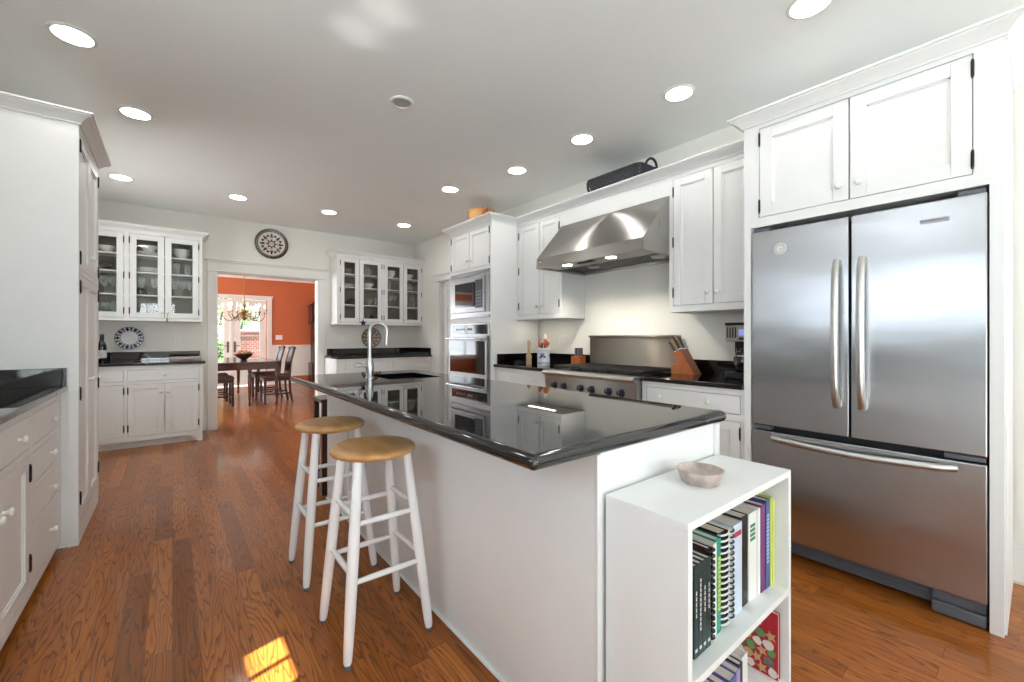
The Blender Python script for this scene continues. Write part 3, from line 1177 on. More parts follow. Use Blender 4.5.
# lip turned in underneath
mb.box(2.541, 2.57, Y0, Y1, 1.797, 1.80)
mb.box(2.57, 3.19, Y0, Y0 + .03, 1.797, 1.802)
mb.box(2.57, 3.19, Y1 - .03, Y1, 1.797, 1.802)
mb.build('canopy', STEELR, t_, 20)
mb = MB()
mb.box(2.57, 2.78, Y0 + .03, Y1 - .03, 1.806, 1.812)
mb.build('light_panel', STEELR, t_)
mb = MB()
mb.box(2.78, 3.185, Y0 + .03, Y1 - .03, 1.835, 1.842)
for q in range(26):
    yy = Y0 + .045 + q * .0395
    mb.box(2.80, 3.16, yy, yy + .018, 1.822, 1.835)
mb.build('baffle_filter', STEEL_D, t_)
for yy in (2.545, 2.08):
    mb = MB()
    mb.lathe([(.0005, .0), (.038, .0), (.042, .004), (.0005, .008)], (2.645, yy, 1.807), (0, 0, -1), 20, caps=False)
    mb.build('lamp_lens', HOODL_E, t_)
mb = MB()
mb.lathe([(.0005, 0), (.05, .0), (.055, .012), (.045, .022), (.0005, .026)], (2.90, 2.47, 1.823), (0, 0, -1), 24, caps=False)
mb.build('heat_sensor', NICKEL, t_)
mb = MB()
mb.box(2.62, 2.66, 2.24, 2.41, 1.795, 1.807, .003)
mb.build('control_switch', BLACKP, t_)
mb = MB()
mb.box(2.5365, 2.541, 2.745, 2.79, 1.832, 1.858, .0015)
mb.build('badge', CHROME, t_)
mb = MB()
mb.box(2.74, 2.80, Y0 - .004, Y0, 1.98, 2.04, .001)
mb.cyl((2.75, Y0 - .003, 1.955), (2.75, Y0 - .003, 1.93), .006, n=8)
mb.build('side_bracket', STEELR, t_)
mb = MB()
mb.lathe([(.0005, 0), (.055, 0), (.06, .015), (.05, .03), (.0005, .034)], (2.845, Y0 + .07, 1.815), (0, 0, -1), 20, caps=False)
mb.build('grease_cup', NICKEL, t_)

# ------------------------------------------------------------------ base cabinets and counters on the range wall
XB = 2.58
F = FR(XB)
t_ = thing('base_cabinet', 'white base cabinet with a wide two-knob drawer, right of the range', 'cabinet', (XB, 1.42, 0), 'base cabinets beside the range')
ops = [(-1.725, -1.095, .734, .847), (-1.725, -1.41, .13, .694), (-1.41, -1.095, .13, .694)]
carcass(t_, F, -1.758, -1.0705, .10, .883, ops, .61)
drawer(t_, F, *ops[0], knobs=(-1.61, -1.28))
door(t_, F, *ops[1], 'L', (-1.45, .63))
door(t_, F, *ops[2], 'R', (-1.37, .63))
mb = MB()
F.box(mb, -1.757, -1.071, 0, .10, -.55, -.07)
mb.build('toe_kick', PAINT, t_)
t_ = thing('base_cabinet', 'white base cabinet with two small drawers, between the range and the oven cabinet', 'cabinet', (XB, 3.09, 0), 'base cabinets beside the range')
ops = [(-3.47, -2.72, .734, .847), (-3.47, -3.095, .13, .694), (-3.095, -2.72, .13, .694)]
carcass(t_, F, -3.499, -2.692, .10, .883, ops, .61)
drawer(t_, F, *ops[0], knobs=(-3.28, -2.91))
door(t_, F, *ops[1], 'L', (-3.13, .63))
door(t_, F, *ops[2], 'R', (-3.06, .63))
mb = MB()
F.box(mb, -3.498, -2.693, 0, .10, -.55, -.07)
mb.build('toe_kick', PAINT, t_)


def counter(name, label, x0, x1, y0, y1, splashes, group='black granite counters along the walls'):
    root = thing(name, label, 'countertop', ((x0 + x1) / 2, (y0 + y1) / 2, .884), group)
    mb = MB()
    mb.box(x0, x1, y0, y1, .8842, .9142, .007, 3)
    mb.build('slab', GRANITE, root)
    for s in splashes:
        mb = MB()
        mb.box(s[0], s[1], s[2], s[3], .9145, 1.016, .002)
        mb.build('backsplash', GRANITE, root)
    return root


counter('countertop', 'black granite counter right of the range, under the knife block and coffee maker', 2.552, 3.198, 1.0715, 1.757,
        [(3.178, 3.198, 1.0715, 1.757), (2.60, 3.177, 1.0715, 1.0905)])
counter('countertop', 'black granite counter left of the range, under the utensil crock', 2.552, 3.198, 2.693, 3.498,
        [(3.178, 3.198, 2.693, 3.498), (2.60, 3.177, 3.479, 3.498)])

# ------------------------------------------------------------------ range
t_ = thing('range', 'stainless steel gas range with six dark knobs and tall steel backguard', 'range', (2.85, 2.225, 0))
Y0, Y1 = 1.763, 2.687
mb = MB()
mb.box(2.56, 3.12, Y0, Y1, .06, .885)
for yy in (Y0 + .05, Y1 - .05):
    for xx in (2.62, 3.08):
        mb.cyl((xx, yy, 0), (xx, yy, .06), .02, n=10)
mb.build('body', STEELR, t_)
mb = MB()
mb.prism([(2.56, .735), (2.525, .735), (2.515, .868), (2.56, .868)], lambda p: (p[0], Y0, p[1]), lambda p: (p[0], Y1, p[1]))
mb.build('control_panel', STEELR, t_)
mb = MB()
prof = [(2.60, .868), (2.51, .868), (2.487, .874), (2.478, .888), (2.484, .902), (2.50, .908), (2.60, .908)]
mb.prism(prof, lambda p: (p[0], Y0, p[1]), lambda p: (p[0], Y1, p[1]))
mb.build('front_rail', NICKEL, t_, 30)
mb = MB()
mb.box(2.60, 3.12, Y0, Y1, .885, .906)
mb.build('cooktop', BLACKP, t_)
for yy in (2.571, 2.458, 2.278, 2.167, 2.003, 1.892):
    mb = MB()
    mb.lathe([(.030, 0), (.030, .004), (.024, .006), (.0235, .022), (.021, .030), (.0005, .031)], (2.522, yy, .787), (-1, 0, .07), 22, caps=False)
    k = mb.build('knob', flat('knob_dark_blue', 34, 40, 58, .3), t_)
    mk = MB()
    mk.lathe([(.031, 0), (.035, 0), (.034, .007), (.031, .006)], (2.5235, yy, .787), (-1, 0, .07), 22, caps=False)
    mk.box(2.488, 2.494, yy - .002, yy + .002, .787, .808, .001)
    mk.build('bezel', CHROME, k)
for g in range(3):
    a = Y0 + .012 + g * .302
    b = a + .296
    mb = MB()
    for xx in (2.61, 2.86, 3.095):
        mb.box(xx, xx + .014, a, b, .926, .942, .003)
    for q in range(9):
        yy = a + (b - a - .012) * q / 8
        mb.box(2.61, 3.105, yy, yy + .011, .930, .946, .003)
    for xx in (2.615, 3.095):
        for yy in (a + .004, b - .014):
            mb.box(xx, xx + .01, yy, yy + .01, .906, .93)
    mb.build('burner_grate', IRON, t_)
    for xx in (2.735, 2.985):
        mc = MB()
        mc.lathe([(.055, 0), (.055, .006), (.035, .010), (.035, .016), (.0005, .018)], (xx, (a + b) / 2, .906), (0, 0, 1), 20)
        mc.build('burner', IRON, t_)
mb = MB()
mb.box(3.135, 3.176, Y0 + .035, Y1 + .03, .917, 1.19, .002)
mb.box(3.110, 3.176, Y0 + .035, Y1 + .03, 1.185, 1.206, .008)
mb.build('backguard', STEELB, t_)
mb = MB()
mb.box(2.535, 2.56, Y0 + .01, Y1 - .01, .20, .725, .006)
dr = mb.build('oven_door', STEELR, t_)
mb = MB()
mb.box(2.532, 2.536, Y0 + .16, Y1 - .16, .30, .58, .002)
mb.build('door_window', DIALG, dr)
mb = MB()
mb.tube([(2.54, Y0 + .06, .68), (2.495, Y0 + .06, .68)], .01, 10)
mb.tube([(2.54, Y1 - .06, .68), (2.495, Y1 - .06, .68)], .01, 10)
mb.tube([(2.495, Y0 + .03, .68), (2.495, Y1 - .03, .68)], .014, 12)
mb.build('handle', NICKEL, dr)

# ------------------------------------------------------------------ oven cabinet with microwave and wall oven
XT = 2.535
F = FR(XT)
t_ = thing('oven_cabinet', 'tall white cabinet holding the microwave and wall oven', 'cabinet', (XT, 3.9, 0))
U0, U1 = -4.335, -3.502
dops = [(-4.300, -3.915, 1.935, 2.345), (-3.915, -3.535, 1.935, 2.345)]
MW = (-4.306, -3.525, 1.395, 1.900)
OV = (-4.306, -3.525, .56, 1.345)
BD = (-4.300, -3.535, .13, .52)
carcass(t_, F, U0, U1, .10, 2.40, dops + [MW, OV, BD], .64)
door(t_, F, *dops[0], 'L', (-3.945, 2.02), stile=.05)
door(t_, F, *dops[1], 'R', (-3.885, 2.02), stile=.05)
drawer(t_, F, *BD, knobs=(-4.08, -3.71))
mb = MB()
F.box(mb, U0, U1, 0, .10, -.6, -.07)
mb.build('toe_kick', PAINT, t_)
crown(t_, [(XR - .005, 4.335), (XT, 4.335), (XT, 3.502), (XU, 3.502)])

t_ = thing('microwave', 'built-in stainless steel microwave above the wall oven', 'microwave', F.pt(-3.895, 1.395, 0))
mb = MB()
F.box(mb, -4.303, -3.528, 1.398, 1.425, -.019, .010, .003)
F.box(mb, -4.303, -3.528, 1.870, 1.897, -.019, .010, .003)
F.box(mb, -4.303, -4.235, 1.455, 1.840, -.019, .008, .003)
F.box(mb, -3.60, -3.528, 1.455, 1.840, -.019, .008, .003)
mb.build('trim_kit', STEELA, t_)
mb = MB()
F.box(mb, -4.303, -3.528, 1.425, 1.455, -.019, -.004)
F.box(mb, -4.303, -3.528, 1.840, 1.870, -.019, -.004)
mb.build('vent', STEEL_D, t_)
mb = MB()
F.box(mb, -4.233, -3.602, 1.457, 1.838, -.019, .020, .004)
b_ = mb.build('body', STEELA, t_)
mb = MB()
F.box(mb, -4.180, -3.78, 1.515, 1.78, .020, .0235, .002)
mb.build('door_window', DIALG, b_)
mb = MB()
F.box(mb, -3.772, -3.635, 1.500, 1.795, .020, .0235, .002)
mb.mi = 1
for r_ in range(5):
    for c_ in range(3):
        F.box(mb, -3.755 + c_ * .036, -3.727 + c_ * .036, 1.52 + r_ * .035, 1.542 + r_ * .035, .0235, .0245)
mb.build('keypad', [BLACKP, GREYP], b_)
mb = MB()
mb.tube([F.pt(-3.79, 1.53, .03), F.pt(-3.79, 1.77, .03)], .008, 8)
mb.build('handle', BLACKP, b_)

t_ = thing('wall_oven', 'stainless steel wall oven with a dark glass door under the microwave', 'oven', F.pt(-3.895, .56, 0))
mb = MB()
F.box(mb, -4.303, -3.528, .563, 1.342, -.019, .006, .003)
mb.build('body', STEELA, t_)
mb = MB()
F.box(mb, -4.266, -3.57, 1.222, 1.322, .006, .016, .003)
cp = mb.build('control_panel', DIALG, t_)
mb = MB()
for q in range(4):
    F.box(mb, -4.16 + q * .05, -4.13 + q * .05, 1.262, 1.283, .016, .017)
F.box(mb, -3.93, -3.83, 1.262, 1.285, .016, .017)
mb.build('buttons', GREYP, cp)
mb = MB()
F.box(mb, -4.291, -3.54, .600, 1.205, .006, .034, .005)
dr = mb.build('oven_door', STEELA, t_)
mb = MB()
F.box(mb, -4.266, -3.575, .80, 1.150, .034, .037, .003)
mb.build('door_window', DIALG, dr)
mb = MB()
for u in (-4.23, -3.60):
    mb.tube([F.pt(u, 1.172, .03), F.pt(u, 1.172, .075)], .010, 10)
mb.tube([F.pt(-4.276, 1.172, .075), F.pt(-3.555, 1.172, .075)], .013, 12)
mb.build('handle', CHROME, dr)


# ------------------------------------------------------------------ left run: base cabinets, counter, tall pantry
F = FL(-.49)


def left_base(u0, u1, label, ops, kn):
    root = thing('base_cabinet', label, 'cabinet', (-.49, (u0 + u1) / 2, 0), 'base cabinets along the left wall')
    carcass(root, F, u0, u1, .045, .883, [o[:4] for o in ops], .605, toe=.10)
    for o, k in zip(ops, kn):
        if o[4] == 'drawer':
            drawer(root, F, *o[:4], knobs=k)
        else:
            door(root, F, *o[:4], o[5], k, hinges=(.19, .87))
    mb = MB()
    F.box(mb, u0 + .002, u1 - .002, 0, .10, -.55, -.075)
    mb.build('toe_kick', PAINT, root)
    return root


left_base(2.79, 3.444, 'white drawer cabinet with four knobs beside the left tall cabinet',
          [(2.825, 3.405, .70, .846, 'drawer'), (2.825, 3.405, .525, .672, 'drawer'), (2.825, 3.405, .35, .497, 'drawer'), (2.825, 3.405, .085, .322, 'drawer')],
          [(3.17,), (3.17,), (3.17,), (3.17,)])
left_base(1.90, 2.789, 'white base cabinet with a drawer and door at the left edge of the picture',
          [(2.345, 2.772, .70, .846, 'drawer'), (2.345, 2.772, .085, .672, 'door', 'R'), (1.92, 2.345, .70, .846, 'drawer'), (1.92, 2.345, .085, .672, 'door', 'L')],
          [(2.60,), (2.395, .54), (2.13,), (2.295, .54)])
left_base(.95, 1.899, 'white base cabinet under the left window, outside the picture',
          [(.97, 1.43, .70, .846, 'drawer'), (1.43, 1.88, .70, .846, 'drawer'), (.97, 1.43, .085, .672, 'door', 'L'), (1.43, 1.88, .085, .672, 'door', 'R')],
          [(1.2,), (1.65,), (1.38, .54), (1.48, .54)])
left_base(-.60, .949, 'white base cabinet behind the camera on the left',
          [(-.56, .18, .70, .846, 'drawer'), (.18, .93, .70, .846, 'drawer'), (-.56, .18, .085, .672, 'door', 'L'), (.18, .93, .085, .672, 'door', 'R')],
          [(-.2,), (.55,), (.13, .54), (.23, .54)])
counter('countertop', 'black granite counter at the left edge, against the tall white cabinet', -1.098, -.462, -.62, 3.444,
        [(-1.098, -1.078, -.62, 3.444), (-1.077, -.466, 3.424, 3.444)])

XP = -.42
F = FL(XP)
t_ = thing('pantry_cabinet', 'tall white pantry cabinet with four doors and black hinges on the left', 'cabinet', (XP, 3.86, 0))
ops = [(3.48, 3.86, 1.585, 2.365), (3.86, 4.24, 1.585, 2.365), (3.48, 3.86, .14, 1.555), (3.86, 4.24, .14, 1.555)]
carcass(t_, F, 3.45, 4.27, .0, 2.43, ops, .674)
door(t_, F, *ops[0], 'L', (3.83, 1.70), hinges=(.08, .92))
door(t_, F, *ops[1], 'R', (3.89, 1.70), hinges=(.08, .92))
door(t_, F, *ops[2], 'L', (3.83, .92), hinges=(.08, .51, .95))
door(t_, F, *ops[3], 'R', (3.89, .92), hinges=(.08, .51, .95))
mb = MB()
mb.box(-.462, -.42, 3.438, 3.4495, 0, .883)
mb.build('corner_post', PAINT, t_)
crown(t_, [(XL + .005, 3.45), (XP, 3.45), (XP, 4.27), (XL + .005, 4.27)], 2.407)
mb = MB()
mb.lathe([(.12, 0), (.19, .003), (.245, .022), (.255, .024), (.24, .024), (.19, .008), (.0005, .006)], (-.66, 3.73, 2.472), (0, 0, 1), 48)
tag(mb.build('serving_platter', TRIMW, origin=(-.66, 3.73, 2.472)), 'wide pale round platter on top of the left tall cabinet, only its rim showing', 'platter')
mb = MB()
F.box(mb, 3.45, 4.27, 2.43, 2.471, -.674, -.02)
mb.build('top_board', PAINT, t_)

# ------------------------------------------------------------------ back wall: base cabinets, counters
F = FB(6.05)


def valance(root, u0, u1):
    mb = MB()
    n = 16
    pts = [(u0, 0), (u0 + .035, 0)]
    for i in range(n + 1):
        k = i / n
        u = u0 + .035 + (u1 - u0 - .07) * k
        pts.append((u, .078 if .08 < k < .92 else .078 * math.sin(min(k, 1 - k) / .08 * PI / 2)))
    pts += [(u1, 0), (u1, .10), (u0, .10)]
    q = []
    for p in pts:
        if not q or (abs(p[0] - q[-1][0]) > 1e-6 or abs(p[1] - q[-1][1]) > 1e-6):
            q.append(p)
    mb.prism(q, lambda p: F.pt(p[0], p[1], -.022), lambda p: F.pt(p[0], p[1], 0))
    mb.build('arched_valance', PAINT, root)
    mb = MB()
    F.box(mb, u0, u1, 0, .10, -.55, -.06)
    mb.build('toe_kick', PAINT, root)


t_ = thing('base_cabinet', 'white base cabinet under the wine bottle, left of the dining opening', 'cabinet', (-.4, 6.05, 0), 'base cabinets on the back wall')
ops = [(-.76, -.40, .715, .838), (-.76, -.40, .125, .685), (-.373, .237, .715, .838), (-.373, -.068, .125, .685), (-.068, .237, .125, .685)]
carcass(t_, F, -1.095, .27, .10, .883, ops, .595)
drawer(t_, F, *ops[0], knobs=(-.58,))
door(t_, F, *ops[1], 'R', (-.73, .60), hinges=(.16, .88), stile=.05)
drawer(t_, F, *ops[2], knobs=(-.068,))
door(t_, F, *ops[3], 'L', (-.10, .585), hinges=(.16, .88), stile=.05)
door(t_, F, *ops[4], 'R', (-.036, .585), hinges=(.16, .88), stile=.05)
valance(t_, -1.095, .27)
t_ = thing('base_cabinet', 'white base cabinet behind the faucet, right of the dining opening', 'cabinet', (2.5, 6.05, 0), 'base cabinets on the back wall')
ops = [(1.87, 2.506, .715, .838), (2.568, 3.165, .715, .838), (1.87, 2.188, .125, .685), (2.188, 2.506, .125, .685), (2.568, 2.867, .125, .685), (2.867, 3.165, .125, .685)]
carcass(t_, F, 1.756, 3.197, .10, .883, ops, .595)
drawer(t_, F, *ops[0], knobs=(2.188,))
drawer(t_, F, *ops[1], knobs=(2.867,))
for o_, hs, ku in ((ops[2], 'L', 2.155), (ops[3], 'R', 2.22), (ops[4], 'L', 2.835), (ops[5], 'R', 2.90)):
    door(t_, F, *o_, hs, (ku, .585), hinges=(.16, .88), stile=.05)
valance(t_, 1.756, 3.197)
counter('countertop', 'black granite counter under the wine bottle and the grey tray', -1.098, .295, 6.018, 6.648,
        [(-1.098, .268, 6.628, 6.648)])
counter('countertop', 'black granite counter behind the faucet, right of the dining opening', 1.756, 3.198, 6.018, 6.648,
        [(1.79, 3.198, 6.628, 6.648), (3.178, 3.198, 6.05, 6.627)])

# glass-front wall cabinets
F = FB(6.32)
SHZ = (1.671, 1.929, 2.123)


def glass_cabinet(label, u0, u1, doors):
    root = thing('glass_cabinet', label, 'cabinet', ((u0 + u1) / 2, 6.32, 1.372), 'glass-front wall cabinets')
    ops = [(a, b, 1.405, 2.345) for a, b, *_ in doors]
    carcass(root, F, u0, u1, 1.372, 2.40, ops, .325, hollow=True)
    for z in SHZ:
        mb = MB()
        F.box(mb, u0 + .019, u1 - .019, z - .016, z, -.31, -.04, .002)
        mb.build('shelf', PAINT, root)
    for (a, b, hs, ku) in doors:
        door(root, F, a, b, 1.405, 2.345, hs, (ku, 1.47), glass=True, stile=.058, hinges=(.08, .5, .92))
    return root


g1 = glass_cabinet('white glass-front wall cabinet above the wine bottle', -1.095, .28,
                   [(-.748, -.418, 'R', -.72), (-.377, -.072, 'L', -.098), (-.072, .247, 'R', -.046)])
crown(g1, [(-1.095, 6.32), (.28, 6.32), (.28, 6.648)])
g2 = glass_cabinet('white glass-front wall cabinet with four doors, behind the faucet', 1.84, 3.197,
                   [(1.885, 2.163, 'L', 2.135), (2.163, 2.505, 'R', 2.192), (2.535, 2.858, 'L', 2.83), (2.858, 3.168, 'R', 2.886)])
crown(g2, [(1.84, 6.648), (1.84, 6.32), (3.197, 6.32)])

# crockery prototypes; each is built where its first copy stands
SH = [1.3905, SHZ[0] + .0005, SHZ[1] + .0005, SHZ[2] + .0005]


def proto(name, prof, m, cat, group):
    mb = MB()
    mb.lathe(prof, (0, 0, 0), (0, 0, 1), 20)
    o = mb.build(name, m, None, 50)
    o['category'] = cat
    o['group'] = group
    return o


GOBLET = [(.034, 0), (.034, .003), (.006, .008), (.005, .075), (.02, .09), (.036, .12), (.038, .15), (.034, .185), (.032, .185), (.035, .15), (.018, .095), (.0005, .088)]
TUMBLER = [(.030, 0), (.038, .13), (.036, .13), (.028, .008), (.0005, .008)]
BOWL = [(.035, 0), (.04, .006), (.075, .05), (.085, .075), (.082, .075), (.07, .05), (.035, .012), (.0005, .012)]
PLATE = [(.06, 0), (.10, .008), (.125, .016), (.124, .019), (.095, .012), (.0005, .008)]
JAR = [(.04, 0), (.055, .02), (.06, .07), (.05, .11), (.03, .125), (.032, .14), (.012, .15), (.010, .165), (.0005, .17)]
PITCH = [(.04, 0), (.052, .03), (.055, .07), (.038, .12), (.036, .15), (.042, .17), (.039, .17), (.033, .15), (.034, .12), (.05, .07), (.046, .03), (.0005, .012)]
protos = {
    'goblet': (proto('goblet', GOBLET, GLASSWARE, 'glass', 'stemmed glasses in the glass-front cabinets'), 'clear stemmed glass'),
    'tumbler': (proto('tumbler', TUMBLER, GLASSWARE, 'glass', 'tumblers in the glass-front cabinets'), 'clear tumbler'),
    'bowl': (proto('bowl', BOWL, CHINA, 'bowl', 'white bowls in the glass-front cabinets'), 'white bowl'),
    'plate': (proto('plate', PLATE, CHINA, 'plate', 'white plates in the glass-front cabinets'), 'white plate'),
    'jar': (proto('jar', JAR, flat('jar_dark', 40, 36, 36, .3), 'jar', 'dark jars in the glass-front cabinets'), 'dark lidded jar'),
    'pitcher': (proto('pitcher', PITCH, GLASSWARE, 'pitcher', 'pitchers in the glass-front cabinets'), 'clear glass pitcher'),
    'silver': (proto('silver_bowl', BOWL, NICKEL, 'bowl', 'silver bowls in the glass-front cabinets'), 'silver bowl'),
}
used = set()
SHN = ['bottom', 'second', 'third', 'top']
for k in ('pitcher',):
    mb = MB()
    mb.tube([(.035, 0, .15), (.075, 0, .14), (.08, 0, .09), (.05, 0, .05)], .006, 8)
    h = mb.build('handle', GLASSWARE, protos[k][0])


def put(kind, x, y, shelf, where, dz=0.0, scale=None):
    o, lab = protos[kind]
    text = '%s, %s shelf, %s' % (lab, SHN[shelf], where)
    loc = (x, y, SH[shelf] + dz)
    if kind in used:
        o = dup(o, loc, text)
    else:
        used.add(kind)
        o.location = loc
        o['label'] = text
    if scale:
        o.scale = scale
    return o


LA, LB, LC = 'glass door nearest the wine bottle', 'glass door second from the wine bottle', 'glass door nearest the dining opening'
for s in (0, 1):
    for i, x in enumerate((-.66, -.585, -.51)):
        put('goblet', x, 6.46, s, '%s of three, %s' % (('left', 'middle', 'right')[i], LA))
put('jar', -.60, 6.48, 2, LA, scale=(1.3, 1.3, .6))
put('bowl', -.57, 6.48, 3, LA)
for i, x in enumerate((-.285, -.165)):
    put('goblet', x, 6.43, 1, '%s of two, %s' % (('left', 'right')[i], LB))
put('jar', -.30, 6.54, 1, LB)
put('pitcher', -.22, 6.47, 0, LB, scale=(1.2, 1.2, 1))
put('tumbler', -.112, 6.39, 0, LB)
for i in range(4):
    put('plate', -.215, 6.47, 2, '%s of four, %s' % (('lowest', 'second', 'third', 'uppermost')[i], LB), dz=i * .012)
for i in range(3):
    put('plate', -.215, 6.47, 3, '%s of three, %s' % (('lowest', 'middle', 'uppermost')[i], LB), dz=i * .012)
put('bowl', -.215, 6.47, 3, 'on the plates, ' + LB, dz=.046)
put('bowl', .085, 6.46, 3, LC)
put('bowl', .085, 6.46, 3, 'nested on top, ' + LC, dz=.035)
for i, x in enumerate((.03, .145)):
    put('tumbler', x, 6.45, 2, '%s of two, %s' % (('left', 'right')[i], LC))
for i, x in enumerate((.02, .09, .16)):
    put('goblet', x, 6.46, 1, '%s of three, %s' % (('left', 'middle', 'right')[i], 'door nearest the dining opening'))
for i in range(4):
    put('plate', .085, 6.476, 0, '%s of four, %s' % (('lowest', 'second', 'third', 'uppermost')[i], LC), dz=i * .014)
RA, RB, RC, RD = ['%s glass door behind the faucet' % w for w in ('first', 'second', 'third', 'fourth')]
put('silver', 2.03, 6.46, 3, RA)
for i in range(3):
    put('plate', 2.02, 6.47, 2, '%s of three, %s' % (('lowest', 'middle', 'uppermost')[i], RA), dz=i * .014)
put('jar', 2.085, 6.45, 1, RA)
put('jar', 1.96, 6.45, 0, RA, scale=(.7, .7, .8))
put('pitcher', 2.33, 6.47, 3, RB)
put('bowl', 2.34, 6.46, 2, RB)
put('silver', 2.33, 6.46, 1, RB, scale=(1, 1, 1.2))
put('tumbler', 2.455, 6.42, 1, RB)
put('bowl', 2.30, 6.46, 0, RB)
put('jar', 2.43, 6.54, 0, RB, scale=(.9, .9, .9))
put('bowl', 2.69, 6.46, 3, RC)
put('bowl', 2.69, 6.46, 3, 'nested on top, ' + RC, dz=.035)
put('tumbler', 2.66, 6.45, 2, RC)
for i, x in enumerate((2.63, 2.70, 2.77)):
    put('goblet', x, 6.46, 1, '%s of three, %s' % (('left', 'middle', 'right')[i], RC))
put('jar', 2.66, 6.45, 0, RC, scale=(.8, .8, .6))
put('bowl', 3.0, 6.46, 3, RD)
put('pitcher', 3.02, 6.46, 2, RD)
put('pitcher', 3.05, 6.46, 1, RD, scale=(1.1, 1.1, 1.0))
for i, x in enumerate((2.98, 3.05)):
    put('tumbler', x, 6.45, 0, '%s of two, %s' % (('left', 'right')[i], RD), scale=(.8, .8, .6))

# ------------------------------------------------------------------ things on the back wall and back counters
root = thing('wine_bottle', 'dark wine bottle with a white label on the back left counter', 'bottle', (-.605, 6.44, .9145))
mb = MB()
mb.lathe([(.036, 0), (.038, .006), (.038, .17), (.033, .20), (.016, .235), (.0145, .29), (.016, .292), (.016, .302), (.013, .305)], (-.605, 6.44, .9145), (0, 0, 1), 24)
mb.build('bottle_body', BOTTLE, root)
mb = MB()
mb.lathe([(.0385, .045), (.0387, .046), (.0387, .13), (.0385, .131)], (-.605, 6.44, .9145), (0, 0, 1), 24, caps=False)
mb.build('paper_label', LABELM, root)
mb = MB()
mb.lathe([(.0155, .255), (.0168, .256), (.0168, .304), (.0155, .306)], (-.605, 6.44, .9145), (0, 0, 1), 16)
mb.build('foil_capsule', BLACKP, root)


def wall_plate(name, c, rad, m, label, cat='plate', depth=.028):
    """a round plate hung on the back wall, local origin at its centre"""
    mb = MB()
    mb.lathe([(.0005, .010), (rad * .62, .010), (rad * .70, .016), (rad * .97, depth), (rad, depth - .001), (rad, depth - .006), (rad * .7, .004), (rad * .5, .001), (.0005, .001)],
             c, (0, -1, 0), 48, caps=False)
    return tag(mb.build(name, m, origin=c), label, cat)


K, Wc = srgb(20, 18, 21), srgb(204, 196, 184)
P_BIG = mat_polar('plate_black_star', [(0, Wc), (.06, K), (.085, Wc), (.15, K), (.20, Wc), (.66, Wc), (.79, srgb(40, 36, 38)), (.82, srgb(150, 140, 128)), (.90, K), (.955, srgb(84, 76, 72))],
                  [(.20, .70, 8, .56, K, 0.0), (.30, .50, 8, .75, srgb(190, 182, 172), 0.0), (.50, .70, 8, .75, srgb(60, 56, 58), PI), (.80, .905, 40, 0.0, K, 0.0)], .205)
wall_plate('decorative_plate', (1.066, YB - .001, 2.472), .207, P_BIG, 'large black and cream plate with a star pattern, hung above the dining opening')
NV = srgb(38, 40, 64)
P_BLUE = mat_polar('plate_blue_rim', [(0, srgb(226, 226, 226)), (.60, srgb(120, 124, 150)), (.63, srgb(222, 222, 224)), (.955, NV)],
                   [(.64, .95, 18, .1, NV, 0.0), (.70, .9, 9, .5, srgb(196, 198, 208), 1.0), (.74, .86, 27, .2, NV, .5)], .127)
wall_plate('blue_rimmed_plate', (-.393, YB - .001, 1.178), .128, P_BLUE, 'white plate with a dark blue floral rim above the back left counter')
BR_ = srgb(120, 76, 52)
P_BRN = mat_polar('plate_brown_pattern', [(0, srgb(96, 50, 44)), (.14, srgb(182, 168, 150)), (.52, srgb(70, 64, 78)), (.58, srgb(176, 160, 140)), (.86, BR_)],
                  [(.16, .5, 6, .5, srgb(120, 66, 52), 0.0), (.60, .85, 12, .4, srgb(70, 62, 78), .5)], .157)
wall_plate('patterned_plate', (2.456, YB - .001, 1.180), .157, P_BRN, 'brown and blue patterned plate on the wall behind the faucet')

mb = MB()
pts = []
for i in range(10):
    r = .060 if i % 2 == 0 else .024
    a = PI / 2 + i * PI / 5
    pts.append((r * math.cos(a), r * math.sin(a)))
c = Vector((2.212, 6.30, 1.400))
n = 10
fr_ = [mb.bm.verts.new(c + Vector((p[0], 0, p[1]))) for p in pts]
f0 = mb.bm.verts.new(c + Vector((0, -.016, 0)))
b0 = mb.bm.verts.new(c + Vector((0, .008, 0)))
for i in range(n):
    mb.bm.faces.new((fr_[i], fr_[(i + 1) % n], f0))
    mb.bm.faces.new((fr_[(i + 1) % n], fr_[i], b0))
star = tag(mb.build('star_ornament', flat('star_navy', 38, 46, 84, .45), origin=c), 'dark blue star hanging from the right glass-front cabinet knob', 'ornament')
mb = MB()
mb.tube([c + Vector((0, 0, .05)), c + Vector((-.008, -.004, .075)), c + Vector((-.02, -.005, .085))], .0018, 6)
mb.build('hanging_cord', flat('cord_grey', 90, 80, 70, .8), star)
root = thing('tassel', 'small tan tassel hanging from a knob of the left glass-front cabinet', 'ornament', (-.050, 6.282, 1.36))
c = Vector((-.050, 6.282, 1.36))
mb = MB()
mb.tube([c + Vector((0, .008, .108)), c + Vector((.002, 0, .07)), c + Vector((0, 0, .045))], .003, 6)
mb.build('hanging_cord', flat('tassel_cord', 150, 120, 84, .9), root)
mb = MB()
mb.lathe([(.004, .05), (.009, .042), (.007, .036), (.012, .0), (.0005, -.004)], c, (0, 0, 1), 12)
mb.build('fringe', flat('tassel_fringe', 168, 140, 100, .9), root)

